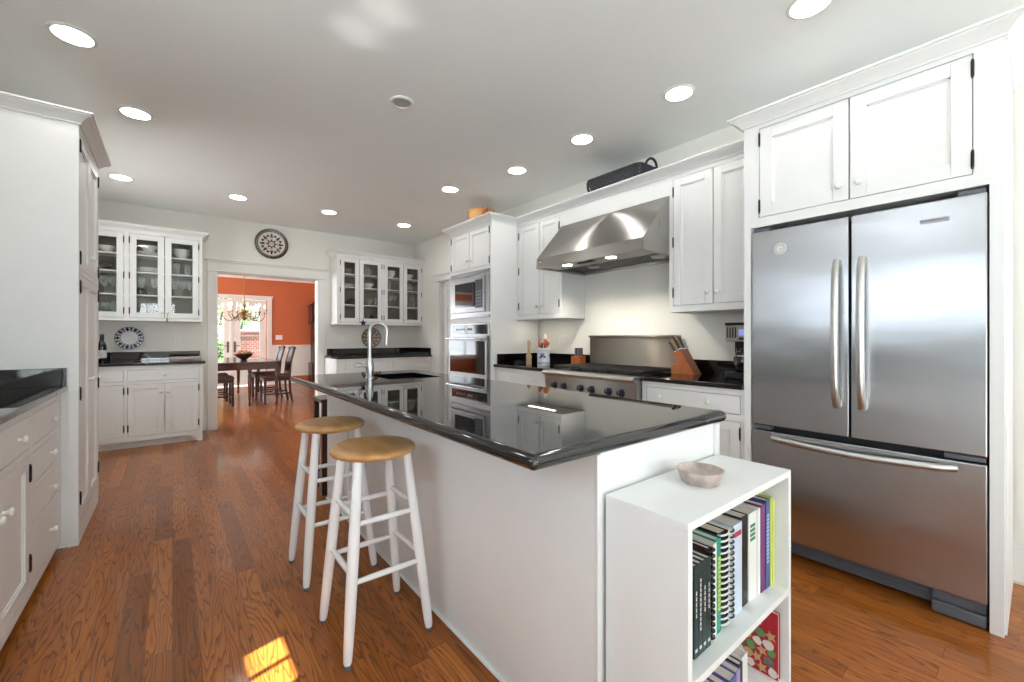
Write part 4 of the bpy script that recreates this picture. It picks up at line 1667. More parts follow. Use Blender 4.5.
root = thing('storage_tray', 'flat greyish box lying on the back left counter near the dining opening', 'box', (.12, 6.18, .9145))
mb = MB()
mb.box(-.03, .262, 6.07, 6.29, .9145, .950, .004)
mb.build('box_body', flat('box_grey', 150, 142, 138, .6), root)
mb = MB()
mb.box(-.034, .266, 6.066, 6.294, .942, .962, .004)
mb.build('lid', flat('box_lid', 176, 168, 162, .55), root)
mb = MB()
mb.box(.06, .19, 6.0655, 6.067, .922, .936)
mb.build('printed_strip', flat('box_strip', 150, 90, 84, .6), root)


# ------------------------------------------------------------------ island
IX0, IX1, IY0, IY1 = .893, 1.578, .752, 3.30
t_ = thing('island_cabinet', 'long white kitchen island cabinet under the black granite top', 'kitchen island', (1.23, 2.03, 0))
mb = MB()
T = .02
mb.box(IX0, IX0 + T, IY0, IY1, 0, .873)
mb.box(IX0 + T, IX1, IY0, IY0 + T, 0, .873)
mb.box(IX0 + T, IX1, IY1 - T, IY1, 0, .873)
mb.box(IX0 + T, IX1 - .03, IY0 + T, IY1 - T, .09, .11)
mb.build('body', PAINT, t_)
mb = MB()
mb.box(IX0 - .004, IX0 + .014, IY0 - .009, IY0, 0, .873, .002)
mb.box(IX1 - .032, IX1, IY0 - .009, IY0, 0, .873, .002)
mb.box(IX0 - .012, IX0, IY0, IY1, 0, .008, .002)
mb.build('corner_trim', PAINT, t_)
F = Fr((IX1, 0), (0, 1), (1, 0))
ops = []
edges = [.80, 1.42, 2.04, 2.66, 3.25]
for a, b in zip(edges, edges[1:]):
    ops += [(a, b - .03, .72, .85), (a, b - .03, .13, .69)]
mb = MB()
us = sorted({IY0 + T, IY1 - T, *[o[0] for o in ops], *[o[1] for o in ops]})
zs = sorted({.10, .873, *[o[2] for o in ops], *[o[3] for o in ops]})
for j in range(len(zs) - 1):
    for i in range(len(us) - 1):
        uc, zc = (us[i] + us[i + 1]) / 2, (zs[j] + zs[j + 1]) / 2
        if not any(o[0] < uc < o[1] and o[2] < zc < o[3] for o in ops):
            F.box(mb, us[i], us[i + 1], zs[j], zs[j + 1], -.022, 0)
F.box(mb, IY0 + T, IY1 - T, 0, .10, -.08, -.06)
mb.build('face_frame', PAINT, t_)
for k, o_ in enumerate(ops):
    if k % 2 == 0:
        drawer(t_, F, *o_, knobs=((o_[0] + o_[1]) / 2,))
    else:
        door(t_, F, *o_, 'L', (o_[1] - .03, .60))

CX0, CX1, CY0, CY1, CZ0, CZ1 = .648, 1.622, .732, 3.345, .874, .914
HX0, HX1, HY0, HY1 = 1.10, 1.46, 2.60, 3.06
t_ = thing('island_countertop', 'polished black granite island top with rounded edges and a sink cutout', 'countertop', (1.135, 2.04, CZ0))
mb = MB()
r = (CZ1 - CZ0) / 2
loops = []
NA, NT_ = 6, 9
for j in range(NT_):
    t = -PI / 2 + PI * j / (NT_ - 1)
    e, z = r * math.cos(t), (CZ0 + CZ1) / 2 + r * math.sin(t)
    lp = []
    for (cx, cy, a0) in ((CX1 - r, CY1 - r, 0), (CX0 + r, CY1 - r, PI / 2), (CX0 + r, CY0 + r, PI), (CX1 - r, CY0 + r, 3 * PI / 2)):
        for i in range(NA + 1):
            a = a0 + PI / 2 * i / NA
            lp.append(mb.bm.verts.new((cx + e * math.cos(a), cy + e * math.sin(a), z)))
    loops.append(lp)
for a, b in zip(loops, loops[1:]):
    mb.bridge(a, b)
for z in (CZ0, CZ1):
    o4 = [(CX0 + r, CY0 + r, z), (CX1 - r, CY0 + r, z), (CX1 - r, CY1 - r, z), (CX0 + r, CY1 - r, z)]
    h4 = [(HX0, HY0, z), (HX1, HY0, z), (HX1, HY1, z), (HX0, HY1, z)]
    for i in range(4):
        mb.quad(o4[i], o4[(i + 1) % 4], h4[(i + 1) % 4], h4[i])
h0 = [(HX0, HY0), (HX1, HY0), (HX1, HY1), (HX0, HY1)]
for i in range(4):
    a, b = h0[i], h0[(i + 1) % 4]
    mb.quad((*a, CZ0), (*b, CZ0), (*b, CZ1), (*a, CZ1))
bmesh.ops.remove_doubles(mb.bm, verts=mb.bm.verts, dist=1e-5)
mb.build('slab', GRANITE, t_, 40)

root = thing('sink', 'undermount steel sink set into the black island top', 'sink', (1.28, 2.83, .67))
mb = MB()
a0, a1, b0_, b1 = HX0 - .008, HX1 + .008, HY0 - .008, HY1 + .008
mb.box(a0 - .012, a0, b0_ - .012, b1 + .012, .66, .8735)
mb.box(a1, a1 + .012, b0_ - .012, b1 + .012, .66, .8735)
mb.box(a0, a1, b0_ - .012, b0_, .66, .8735)
mb.box(a0, a1, b1, b1 + .012, .66, .8735)
mb.box(a0, a1, b0_, b1, .66, .672)
mb.build('basin', STEEL_D, root)
mb = MB()
mb.lathe([(.042, 0), (.045, .003), (.03, .003), (.0005, -.0)], (1.28, 2.83, .6725), (0, 0, 1), 20)
mb.build('drain', CHROME, root)

FX, FY = 1.033, 2.82
root = thing('faucet', 'tall brushed nickel gooseneck faucet standing on the black island top', 'faucet', (FX, FY, .9142))
mb = MB()
mb.lathe([(.030, 0), (.030, .006), (.024, .010), (.027, .05), (.028, .085), (.020, .12), (.0165, .135)], (FX, FY, .9142), (0, 0, 1), 24)
mb.build('base', NICKEL, root)
pts = []
dx, dy = .80, -.60
for z in (1.04, 1.12, 1.19, 1.225):
    pts.append((FX, FY, z))
for i in range(1, 13):
    a = PI - PI * 1.08 * i / 12
    rr = .058
    pts.append((FX + dx * (rr + rr * math.cos(a)), FY + dy * (rr + rr * math.cos(a)), 1.225 + rr * math.sin(a)))
e = pts[-1]
pts.append((e[0] - dx * .004, e[1] - dy * .004, e[2] - .05))
mb = MB()
mb.tube(pts, .0125, 14)
mb.build('spout', NICKEL, root)
mb = MB()
q = pts[-1]
mb.cyl((q[0], q[1], q[2] + .006), (q[0], q[1], q[2] - .02), .0125, n=14)
mb.build('nozzle', NICKEL, root)
mb = MB()
mb.cyl((FX - .02, FY, .995), (FX - .045, FY + .005, 1.0), .011, n=12)
mb.tube([(FX - .046 - .028 + .028 * math.cos(a), FY + .005, 1.0 + .014 * math.sin(a) + .004) for a in [k / 16 * 2 * PI for k in range(16)]], .0042, 8, closed=True)
mb.build('lever_handle', NICKEL, root)


# ------------------------------------------------------------------ bar stools
def make_stool(x, y, label):
    root = thing('bar_stool', label, 'bar stool', (x, y, 0), 'bar stools at the island')
    mb = MB()
    mb.lathe([(.098, .714), (.146, .716), (.163, .724), (.168, .732), (.167, .741), (.155, .750), (.117, .7515), (.0005, .7485)], (x - .008, y, 0), (0, 0, 1), 48)
    mb.build('seat', SEATW, root, 50)
    for sx in (-1, 1):
        for sy in (-1, 1):
            top = Vector((x - .006 + sx * .098, y + sy * .098, .720))
            bot = Vector((x + sx * .162, y + sy * .158, .012))
            P, rs = [], []
            for k, rr in ((0, .0175), (.12, .0185), (.45, .0215), (.75, .020), (.93, .0175), (.985, .0155), (1.0, .012)):
                P.append(top.lerp(bot, k))
                rs.append(rr)
            ml = MB()
            ml.tube(P, rs, 14)
            lg = ml.build('leg', STOOLW, root)
            mf = MB()
            mf.cyl(bot + Vector((0, 0, .003)), (bot.x, bot.y, .0), .0125, n=12)
            mf.build('foot_pad', GREYP, lg)

    def at(sx, sy, z):
        k = (.720 - z) / .708
        return Vector((x - .006 * (1 - k) + sx * (.098 + .064 * k), y + sy * (.098 + .060 * k), z))
    for z, off in ((.285, 0), (.49, 0)):
        for a, b, dz in (((-1, -1), (1, -1), .0), ((-1, 1), (1, 1), .0), ((-1, -1), (-1, 1), .028), ((1, -1), (1, 1), .028)):
            ml = MB()
            p, q = at(*a, z + dz), at(*b, z + dz)
            ml.tube([p, p.lerp(q, .5), q], [.0095, .0115, .0095], 12)
            ml.build('stretcher', STOOLW, root)
    return root


make_stool(.652, 1.715, 'wooden-seated white bar stool nearest the camera')
make_stool(.652, 2.318, 'wooden-seated white bar stool partly hidden behind the nearer stool')

# dark stand at the far end of the island
root = thing('side_table', 'dark wood stand at the far end of the island, mostly hidden behind the stools', 'side table', (1.06, 3.47, 0))
mb = MB()
mb.box(.862, 1.30, 3.358, 3.62, .695, .722, .006)
mb.build('table_top', DKWOOD, root)
for xx in (.892, 1.265):
    for yy in (3.378, 3.60):
        ml = MB()
        ml.box(xx - .018, xx + .018, yy - .016, yy + .016, 0, .695, .003)
        ml.build('leg', DKWOOD, root)
mb = MB()
mb.box(.875, 1.28, 3.365, 3.613, .10, .122, .004)
mb.build('shelf', DKWOOD, root)

# ------------------------------------------------------------------ bookcase with cookbooks
BX0, BX1, BY0, BY1, BZ = .920, 1.556, .505, .742, .762
root = thing('bookcase', 'small white open bookcase against the end of the island', 'bookcase', (1.24, .62, 0))
mb = MB()
t = .020
mb.box(BX0, BX0 + t, BY0, BY1, 0, BZ - t, .001)
mb.box(BX1 - t, BX1, BY0, BY1, 0, BZ - t, .001)
mb.box(BX0 + t, BX1 - t, BY1 - .008, BY1, 0, BZ - t)
mb.build('side_and_back_panels', PAINT, root)
mb = MB()
mb.box(BX0, BX1, BY0, BY1, BZ - t, BZ, .0015)
mb.build('top', PAINT, root)
for z in (.386, .085):
    mb = MB()
    mb.box(BX0 + t, BX1 - t, BY0, BY1 - .008, z - t, z, .001)
    mb.build('shelf', PAINT, root)
mb = MB()
mb.box(BX0 + t, BX1 - t, BY0 + .01, BY0 + .025, 0, .065)
mb.build('toe_board', PAINT, root)

PAGES = mat('book_pages', srgb(214, 208, 196), .8, noise=.06, nscale=200, stretch=(40, 1, 1))


def book(x, w, y, z, dep, h, spine, label, group, cover=None, marks=None, mcol=(214, 214, 210), spiral=None, lean=0.0, pages=True):
    """upright book: spine towards -Y at y, left face at x"""
    root = thing('book', label, 'book', (x, y, z), group)
    cm = flat('cover_%d_%d_%d' % spine, *spine, .35)
    mk_ = flat('print_%d_%d_%d' % mcol, *mcol, .5)
    b = .0022
    mb = MB()
    mb.box(x, x + b, y, y + dep, z, z + h)
    mb.box(x + w - b, x + w, y, y + dep, z, z + h)
    if not spiral:
        mb.box(x + b, x + w - b, y, y + b, z, z + h)
    else:
        mb.box(x + b, x + w - b, y + .004, y + .008, z + .001, z + h - .001)
    mb.mi = 1
    for (z0, z1, u0, u1) in (marks or []):
        n = max(1, int((z1 - z0) / .012)) if (u1 - u0) < .8 else 1
        for q in range(n):
            a, c_ = z0 + (z1 - z0) * q / n, z0 + (z1 - z0) * (q + (.72 if n > 1 else 1)) / n
            mb.box(x + w * u0, x + w * u1, y - .0004, y, z + h * 0 + a, z + c_)
    mb.build('cover', [cm, mk_], root)
    mp = MB()
    mp.box(x + b, x + w - b, y + (b if not spiral else .010), y + dep - .003, z + .003, z + h - .003)
    mp.build('pages', PAGES, root)
    if spiral:
        ms = MB()
        n = int(h / .0155)
        for q in range(n):
            zz = z + .008 + q * (h - .016) / max(1, n - 1)
            ms.tube([(x + w / 2 + (w / 2 + .001) * math.cos(a), y + .004 + .012 * math.sin(a), zz + .0012 * a) for a in [k / 10 * 2 * PI * .9 for k in range(11)]], .0028, 6)
        ms.build('spiral_binding', flat('coil_%d_%d_%d' % spiral, *spiral, .3), root)
    if lean:
        root.rotation_euler = (0, lean, 0)
    return root


GT = 'cookbooks on the top shelf'
z = .3862
DG = (22, 52, 54)
for i, nm in enumerate(('leftmost', 'second', 'third', 'rightmost')):
    book(1.013 + .0215 * i, .0205, .540, z, .18, .232, DG, '%s of the four dark green slim books at the left of the top shelf' % nm, GT,
         marks=[(.014, .022, .25, .75), (.10, .17, .42, .62)] if i != 1 else [(.014, .022, .25, .75), (.06, .195, .40, .64)])
book(1.100, .019, .545, z, .18, .246, (46, 30, 32), 'dark brown spiral-bound book right of the green slim books', GT, spiral=(24, 22, 24))
book(1.1215, .018, .545, z, .18, .252, (222, 222, 216), 'plain white book right of the dark brown spiral-bound book', GT)
book(1.1415, .028, .548, z, .18, .256, (28, 138, 120), 'teal book with a lime green stripe on its spine', GT, marks=[(.06, .21, .45, .98)], mcol=(170, 196, 60))
book(1.175, .044, .550, z, .18, .262, (20, 30, 32), 'dark book with a black and white striped comb binding', GT, spiral=(220, 222, 220))
book(1.2245, .024, .552, z, .18, .258, (228, 228, 226), 'white comb-bound book right of the striped comb-bound one', GT, spiral=(40, 44, 46))
book(1.2535, .056, .552, z, .18, .262, (196, 210, 226), 'pale blue-grey book with a red mark near the top of the spine', GT, marks=[(.225, .24, .1, .9)], mcol=(160, 50, 52))
book(1.3125, .046, .556, z, .17, .268, (18, 18, 20), 'black hardback near the middle of the top shelf', GT)
book(1.360, .058, .554, z, .17, .266, (226, 228, 222), 'thick white book with green spots on the spine', GT, marks=[(.18, .235, .2, .8)], mcol=(52, 112, 84))
book(1.4195, .021, .552, z, .17, .268, (232, 232, 230), 'white slim hardback between the green-spotted and purple books', GT)
book(1.442, .031, .550, z, .17, .274, (108, 34, 104), 'purple hardback on the right of the top shelf', GT)
book(1.4745, .028, .548, z, .17, .282, (56, 74, 132), 'blue and navy book beside the purple hardback', GT, marks=[(.08, .24, .2, .8)], mcol=(150, 180, 222))
book(1.504, .015, .546, z, .17, .284, (196, 206, 84), 'yellow-green thin book, last but one at the right end', GT)
book(1.5200, .012, .544, z, .17, .276, (206, 212, 120), 'pale lime thin book at the right end of the top shelf', GT)
GB = 'cookbooks on the lower shelf'
z = .0852
x = 1.0
for w, y, h, sp, lab in ((.035, .53, .130, (222, 220, 222), 'white book at the left of the lower shelf'),
                         (.030, .532, .136, (126, 60, 140), 'violet book on the left part of the lower shelf'),
                         (.044, .535, .138, (226, 222, 214), 'thick cream book on the lower shelf'),
                         (.012, .535, .142, (120, 40, 96), 'thin magenta book on the lower shelf'),
                         (.050, .538, .140, (232, 228, 220), 'thick white book in the middle of the lower shelf'),
                         (.028, .540, .146, (110, 70, 150), 'purple book in the middle of the lower shelf'),
                         (.042, .540, .150, (82, 100, 156), 'blue book right of the purple one on the lower shelf'),
                         (.026, .542, .152, (152, 150, 196), 'lavender book on the lower shelf'),
                         (.022, .545, .158, (40, 44, 60), 'navy slim book on the lower shelf'),
                         (.040, .548, .165, (232, 232, 230), 'white book left of the red cookie book')):
    book(x, w, y, z, .16, h, sp, lab, GB)
    x += w + .001
# red cookie book standing against the right side, its cover facing left
RX, RY0, RY1, RZ0, RZ1 = 1.515, .528, .722, .0852, .298
root = thing('book', 'red cookbook with iced cookies on its cover, at the right of the lower shelf', 'book', (RX, RY0, RZ0), GB)
RED = flat('cover_red', 176, 30, 40, .3)
ck = [RED, flat('print_white', 235, 230, 225, .5), flat('cookie_tan', 200, 158, 112, .6), flat('cookie_green', 96, 150, 88, .5), flat('cookie_orange', 214, 146, 52, .5),
      flat('cookie_pale', 226, 214, 206, .5), flat('cookie_grey', 120, 110, 104, .6), flat('cookie_brown', 122, 84, 62, .6)]
mb = MB()
mb.box(RX, RX + .002, RY0, RY1, RZ0, RZ1)
mb.box(RX + .014, RX + .016, RY0, RY1, RZ0, RZ1)
mb.box(RX + .002, RX + .014, RY1 - .002, RY1, RZ0, RZ1)
xx = RX - .0005


def blob(yc, zc, rads, mi):
    mb.mi = mi
    vs = [mb.bm.verts.new((xx - .0006 * (1 + mi * .1), yc + r_ * math.cos(2 * PI * k / len(rads)), zc + r_ * math.sin(2 * PI * k / len(rads)))) for k, r_ in enumerate(rads)]
    f = mb.bm.faces.new(vs)
    f.material_index = mi


rnd = random.Random(3)
star_r = [.017 if k % 2 == 0 else .008 for k in range(10)]
for k in range(6):
    mb.mi = 1
    mb.box(xx - .0003, xx, RY0 + .05, RY0 + .05 + (.07 if k else .05), RZ1 - .018 - k * .0075, RZ1 - .015 - k * .0075 + (.004 if k == 0 else 0))
cells = []
for i in range(7):
    for j in range(5):
        yc = RY0 + .018 + i * .030 + (j % 2) * .012 + rnd.uniform(-.005, .005)
        zc = RZ0 + .018 + j * .0285 + rnd.uniform(-.004, .004)
        if yc > RY1 - .012:
            continue
        mi = rnd.choice([2, 2, 3, 4, 5, 5, 6, 7])
        if rnd.random() < .25:
            rads = [r_ * 1.1 for r_ in star_r]
            mi = 2
        else:
            n_ = rnd.choice([9, 10, 12])
            b_ = rnd.uniform(.0125, .0175)
            rads = [b_ * rnd.uniform(.82, 1.1) for _ in range(n_)]
        blob(yc, zc, rads, mi)
blob(RY0 + .095, RZ1 - .072, star_r, 2)
mb.build('cover', ck, root)
mb = MB()
mb.box(RX + .002, RX + .014, RY0 + .003, RY1 - .002, RZ0 + .003, RZ1 - .003)
mb.build('pages', PAGES, root)

# stone bowl on the bookcase
STONE = mat('veined_marble', srgb(176, 160, 152), .4, noise=.3, nscale=26, bump=.1, bscale=60)
mb = MB()
cx, cy, z0 = 1.216, .630, BZ + .0005
N = 48


def octr(a, r):
    k = PI / 4
    m_ = ((a + k / 2) % k) - k / 2
    return r * (.55 + .45 * math.cos(k / 2) / math.cos(m_))


def oloop(r, z, rot=0.3):
    return [mb.bm.verts.new((cx + octr(2 * PI * i / N, r) * math.cos(2 * PI * i / N + rot), cy + octr(2 * PI * i / N, r) * math.sin(2 * PI * i / N + rot), z)) for i in range(N)]


Ls = [oloop(.051, z0), oloop(.053, z0 + .003), oloop(.066, z0 + .036), oloop(.067, z0 + .039), oloop(.062, z0 + .040), oloop(.055, z0 + .024), oloop(.044, z0 + .014), oloop(.001, z0 + .012)]
mb.cap(Ls[0], True)
for a, b in zip(Ls, Ls[1:]):
    mb.bridge(a, b)
mb.cap(Ls[-1])
tag(mb.build('stone_bowl', STONE, None, 40, origin=(cx, cy, z0)), 'small faceted pinkish grey stone bowl on top of the white bookcase', 'bowl')


# ------------------------------------------------------------------ things on the range-wall counters
CT = .9145
root = thing('pepper_mill', 'tall pale wooden pepper mill standing left of the utensil crock', 'pepper mill', (2.79, 3.215, CT))
mb = MB()
mb.lathe([(.026, 0), (.028, .01), (.026, .05), (.030, .085), (.022, .10), (.0145, .115), (.0125, .15), (.0145, .185), (.0115, .19)], (2.79, 3.215, CT), (0, 0, 1), 20)
mb.build('mill_body', LWOOD, root)
mb = MB()
mb.lathe([(.0115, .19), (.016, .197), (.019, .215), (.014, .232), (.006, .236), (.006, .243), (.0005, .246)], (2.79, 3.215, CT), (0, 0, 1), 20)
mb.build('mill_head', LWOOD, root)

cx, cy = 2.75, 2.955
root = thing('utensil_crock', 'white and blue stoneware crock holding cooking utensils', 'crock', (cx, cy, CT))
mb = MB()
mb.lathe([(.056, 0), (.060, .005), (.060, .145), (.064, .150), (.064, .168), (.060, .170), (.054, .168), (.054, .012), (.0005, .012)], (cx, cy, CT), (0, 0, 1), 32)
mb.build('crock_body', mat('stoneware_grey', srgb(196, 198, 202), .3, noise=.05), root)
mb = MB()
for z0_, z1_ in ((.020, .026), (.034, .038), (.146, .152)):
    mb.lathe([(.0606, z0_), (.0608, z0_), (.0608, z1_), (.0606, z1_)], (cx, cy, CT), (0, 0, 1), 32, caps=False)
for a0, z0_, s_ in ((3.75, .10, .020), (3.45, .085, .015), (4.1, .088, .015), (3.95, .118, .010), (3.55, .118, .011), (5.1, .1, .018), (2.6, .1, .018)):
    ring_ = []
    for k in range(12):
        q = k / 12 * 2 * PI
        rr = s_ * (1 if k % 2 == 0 else .55)
        a = a0 + rr * math.cos(q) / .06
        ring_.append(mb.bm.verts.new((cx + .0612 * math.cos(a), cy + .0612 * math.sin(a), CT + z0_ + rr * math.sin(q))))
    mb.bm.faces.new(ring_)
mb.build('blue_decoration', flat('cobalt_blue', 48, 62, 128, .3), root)
WOODR = mat('cherry_spoon_wood', srgb(182, 92, 52), .45, noise=.15, nscale=30)
UG = 'utensils in the crock'


def utensil(name, label, foot, top, head, m, hm=None):
    root = thing(name, label, 'utensil', foot, UG)
    f, tp = Vector(foot), Vector(top)
    mb = MB()
    mb.tube([f, f.lerp(tp, .5), tp], [.006, .0055, .006], 8)
    mb.build('handle', m, root)
    mb = MB()
    d = (tp - f).normalized()
    c = tp + d * head[2] * .9
    mb.ellipsoid((c.x, c.y, c.z), head[0], head[1], head[2], 14, 8)
    mb.build('head', hm or m, root)


b0 = CT + .013
utensil('wooden_spoon', 'reddish wooden spoon leaning left in the crock', (cx, cy - .015, b0), (cx - .005, cy + .035, CT + .185), (.012, .024, .036), WOODR)
utensil('wooden_spoon', 'reddish wooden spoon leaning right in the crock', (cx - .01, cy + .015, b0), (cx - .015, cy - .045, CT + .188), (.012, .024, .038), WOODR)
utensil('wooden_spatula', 'dark brown wooden spatula upright at the middle of the crock', (cx + .01, cy, b0), (cx + .008, cy - .005, CT + .19), (.008, .018, .035), DKWOOD, WOODR)
utensil('wooden_spoon', 'dark brown spoon at the left rim of the crock', (cx + .02, cy - .01, b0), (cx + .02, cy + .045, CT + .18), (.010, .020, .028), DKWOOD)
utensil('spatula', 'white spatula standing tallest in the crock', (cx + .02, cy + .01, b0), (cx + .03, cy + .015, CT + .225), (.007, .022, .042), PLASTW)
utensil('wooden_spoon', 'pale wooden spoon behind the right red spoon in the crock', (cx + .02, cy + .02, b0), (cx + .03, cy - .025, CT + .20), (.011, .020, .030), LWOOD)

root = thing('knife_block', 'small reddish wooden block with three upright steel handles, left of the range back', 'knife block', (3.10, 2.835, CT))
mb = MB()
mb.box(3.06, 3.14, 2.775, 2.895, CT, CT + .088, .004)
mb.build('block', ACACIA, root)
for i, (yy, lab) in enumerate(((2.865, 'left'), (2.832, 'middle'), (2.795, 'right'))):
    kr = thing('knife', '%s of three steel-handled knives in the small wooden block' % lab, 'knife', (3.10, yy, CT + .0885), 'knives in the small block')
    mb = MB()
    w_ = .018 if i == 1 else .010
    mb.box(3.088, 3.112, yy - w_, yy + w_, CT + .0885, CT + .170, .004)
    mb.build('handle', STEEL_D, kr)

KX0, KX1 = 2.965, 3.075
root = thing('knife_block', 'slanted wooden knife block full of knives, right of the range', 'knife block', ((KX0 + KX1) / 2, 1.67, CT))
mb = MB()
mb.prism([(1.583, CT), (1.692, CT + .185), (1.752, CT + .150), (1.705, CT + .070), (1.702, CT)], lambda p: (KX0, p[0], p[1]), lambda p: (KX1, p[0], p[1]))
mb.build('block', ACACIA, root)
mb = MB()
mb.prism([(1.7025, CT), (1.706, CT + .072), (1.768, CT + .072), (1.768, CT)], lambda p: (KX0 + .004, p[0], p[1]), lambda p: (KX1 - .004, p[0], p[1]))
mb.build('front_block', KNIFEW, root)
ax = Vector((0, .109, .185)).normalized()
p0, p1 = Vector((0, 1.692, CT + .185)), Vector((0, 1.752, CT + .150))
sp_ = []
for r_ in range(3):
    for c_ in range(3 if r_ != 1 else 2):
        sp_.append((r_, c_))
ordw = ['top row', 'middle row', 'bottom row']
colw = {3: ['front', 'middle', 'back'], 2: ['front', 'back']}
for r_, c_ in sp_:
    nn = 3 if r_ != 1 else 2
    base = p0.lerp(p1, .18 + .32 * r_) + Vector((KX0 + (KX1 - KX0) * (c_ + .8) / (nn + .6), 0, 0))
    L_ = .115 - .012 * r_
    kr = thing('knife', 'knife with riveted handle in the slanted block, %s, %s one' % (ordw[r_], colw[nn][c_]), 'knife', base, 'knives in the slanted block')
    mb = MB()
    mb.tube([base + ax * .001, base + ax * .012], .0085, 8)
    mb.build('bolster', CHROME, kr)
    mb = MB()
    mb.tube([base + ax * .012, base + ax * (L_ * .5), base + ax * (L_ * .85), base + ax * L_ + Vector((0, .006, -.003))], [.0085, .0105, .0095, .010], 10)
    mb.build('handle', flat('knife_handle_tan', 150, 124, 92, .4) if (r_ + c_) % 2 else flat('knife_handle_dark', 56, 44, 38, .4), kr)

cmx0, cmx1, cmy0, cmy1 = 2.86, 3.09, 1.125, 1.315
root = thing('coffee_maker', 'black and steel drip coffee maker beside the refrigerator cabinet', 'coffee maker', (2.98, 1.22, CT))
mb = MB()
mb.box(cmx0, cmx1, cmy0, cmy1, CT, CT + .045, .008)
mb.build('base', BLACKP, root)
mb = MB()
mb.box(cmx1 - .085, cmx1, cmy0, cmy1, CT + .045, CT + .25, .006)
mb.build('back_column', BLACKP, root)
mb = MB()
mb.box(cmx0, cmx1, cmy0, cmy1, CT + .245, CT + .352, .010)
hd = mb.build('brew_head', flat('coffee_steel', 160, 152, 142, .3), root)
mb = MB()
mb.box(cmx0 - .002, cmx1 + .002, cmy0 - .002, cmy1 + .002, CT + .352, CT + .37, .008)
mb.build('lid', BLACKP, root)
mb = MB()
mb.box(cmx0 - .003, cmx0, 1.165, 1.225, CT + .285, CT + .325, .001)
mb.build('display', SCREEN, hd)
mb = MB()
for q in range(4):
    mb.box(cmx0 - .003, cmx0, 1.24 + q * .017, 1.250 + q * .017, CT + .27, CT + .34, .001)
mb.box(cmx0 - .003, cmx0, 1.165, 1.225, CT + .258, CT + .272, .001)
mb.build('buttons', BLACKP, hd)
mb = MB()
mb.lathe([(.052, .048), (.066, .060), (.070, .11), (.060, .16), (.046, .185), (.048, .20), (.0005, .205)], (cmx0 + .072, 1.22, CT), (0, 0, 1), 24)
cf = mb.build('carafe', flat('dark_carafe', 18, 18, 20, .06), root)
mb = MB()
mb.tube([(cmx0 + .02, 1.19, CT + .19), (cmx0 - .018, 1.165, CT + .18), (cmx0 - .022, 1.162, CT + .11), (cmx0 + .012, 1.18, CT + .08)], .008, 8)
mb.build('handle', BLACKP, cf)
mb = MB()
mb.lathe([(.062, .150), (.0635, .150), (.056, .166), (.054, .166)], (cmx0 + .072, 1.22, CT), (0, 0, 1), 24, caps=False)
mb.build('steel_band', CHROME, cf)


# baskets on top of the cabinets
def rrect(cx, cy, hx, hy, r, z, n=8, wob=0.0, seed=0):
    rn = random.Random(seed)
    pts = []
    for sx, sy, a0 in ((1, 1, 0), (-1, 1, PI / 2), (-1, -1, PI), (1, -1, 3 * PI / 2)):
        for i in range(n + 1):
            a = a0 + PI / 2 * i / n
            pts.append(Vector((cx + sx * (hx - r) + r * math.cos(a), cy + sy * (hy - r) + r * math.sin(a), z + rn.uniform(-wob, wob))))
    return pts


root = thing('woven_tray', 'long black woven basket with loop handles on top of the cabinets above the hood', 'basket', (2.99, 2.225, 2.4405))
mb = MB()
for k in range(6):
    z_ = 2.452 + k * .0155
    mb.tube(rrect(2.985, 2.225, .130 + .004 * k, .245 + .005 * k, .06, z_, wob=.002, seed=k), .0105, 7, closed=True)
for s in range(44):
    a = 2 * PI * s / 44
    x_ = 2.985 + max(-.135, min(.135, .22 * math.cos(a)))
    y_ = 2.225 + max(-.255, min(.255, .38 * math.sin(a)))
    mb.tube([(x_, y_, 2.446), (x_ + .012 * math.cos(a), y_ + .014 * math.sin(a), 2.49), (x_ + .014 * math.cos(a), y_ + .018 * math.sin(a), 2.538)], .007, 6)
mb.box(2.862, 3.108, 1.99, 2.46, 2.442, 2.452)
mb.build('woven_body', WICKB, root, 60)
mb = MB()
mb.tube(rrect(2.985, 2.225, .158, .276, .06, 2.545), .0125, 8, closed=True)
mb.build('rim', WICKB, root, 60)
for sy in (-1, 1):
    mb = MB()
    yy = 2.225 + sy * .274
    mb.tube([(2.985 + .075 * math.cos(a), yy + sy * .012 * math.sin(a), 2.545 + .066 * math.sin(a)) for a in [PI * k / 14 for k in range(15)]], .0105, 8)
    mb.build('handle', WICKB, root, 60)

root = thing('tan_basket', 'round tan woven basket on top of the oven cabinet', 'basket', (2.74, 3.98, 2.4405))
mb = MB()
mb.lathe([(.115, 0), (.13, .01), (.142, .06), (.147, .115), (.150, .165), (.143, .165), (.135, .06), (.12, .016), (.0005, .014)], (2.74, 3.98, 2.4405), (0, 0, 1), 36)
mb.build('woven_body', WICKT, root, 60)
mb = MB()
mb.tube([(2.74 + .148 * math.cos(a), 3.98 + .148 * math.sin(a), 2.606 + .002 * math.sin(9 * a)) for a in [k / 40 * 2 * PI for k in range(40)]], .011, 8, closed=True)
mb.build('rim', flat('basket_rim', 188, 134, 72, .6), root, 60)
mb = MB()
c = Vector((2.66, 3.81, 2.53))
mb.tube([c + Vector((.03, -.02, .04)), c + Vector((.0, -.045, .055)), c + Vector((-.03, -.04, .03)), c + Vector((-.03, -.02, -.02)), c + Vector((.0, -.005, -.045))], [.014, .02, .022, .02, .014], 10)
mb.build('handle', flat('basket_handle', 170, 100, 60, .6), root, 60)

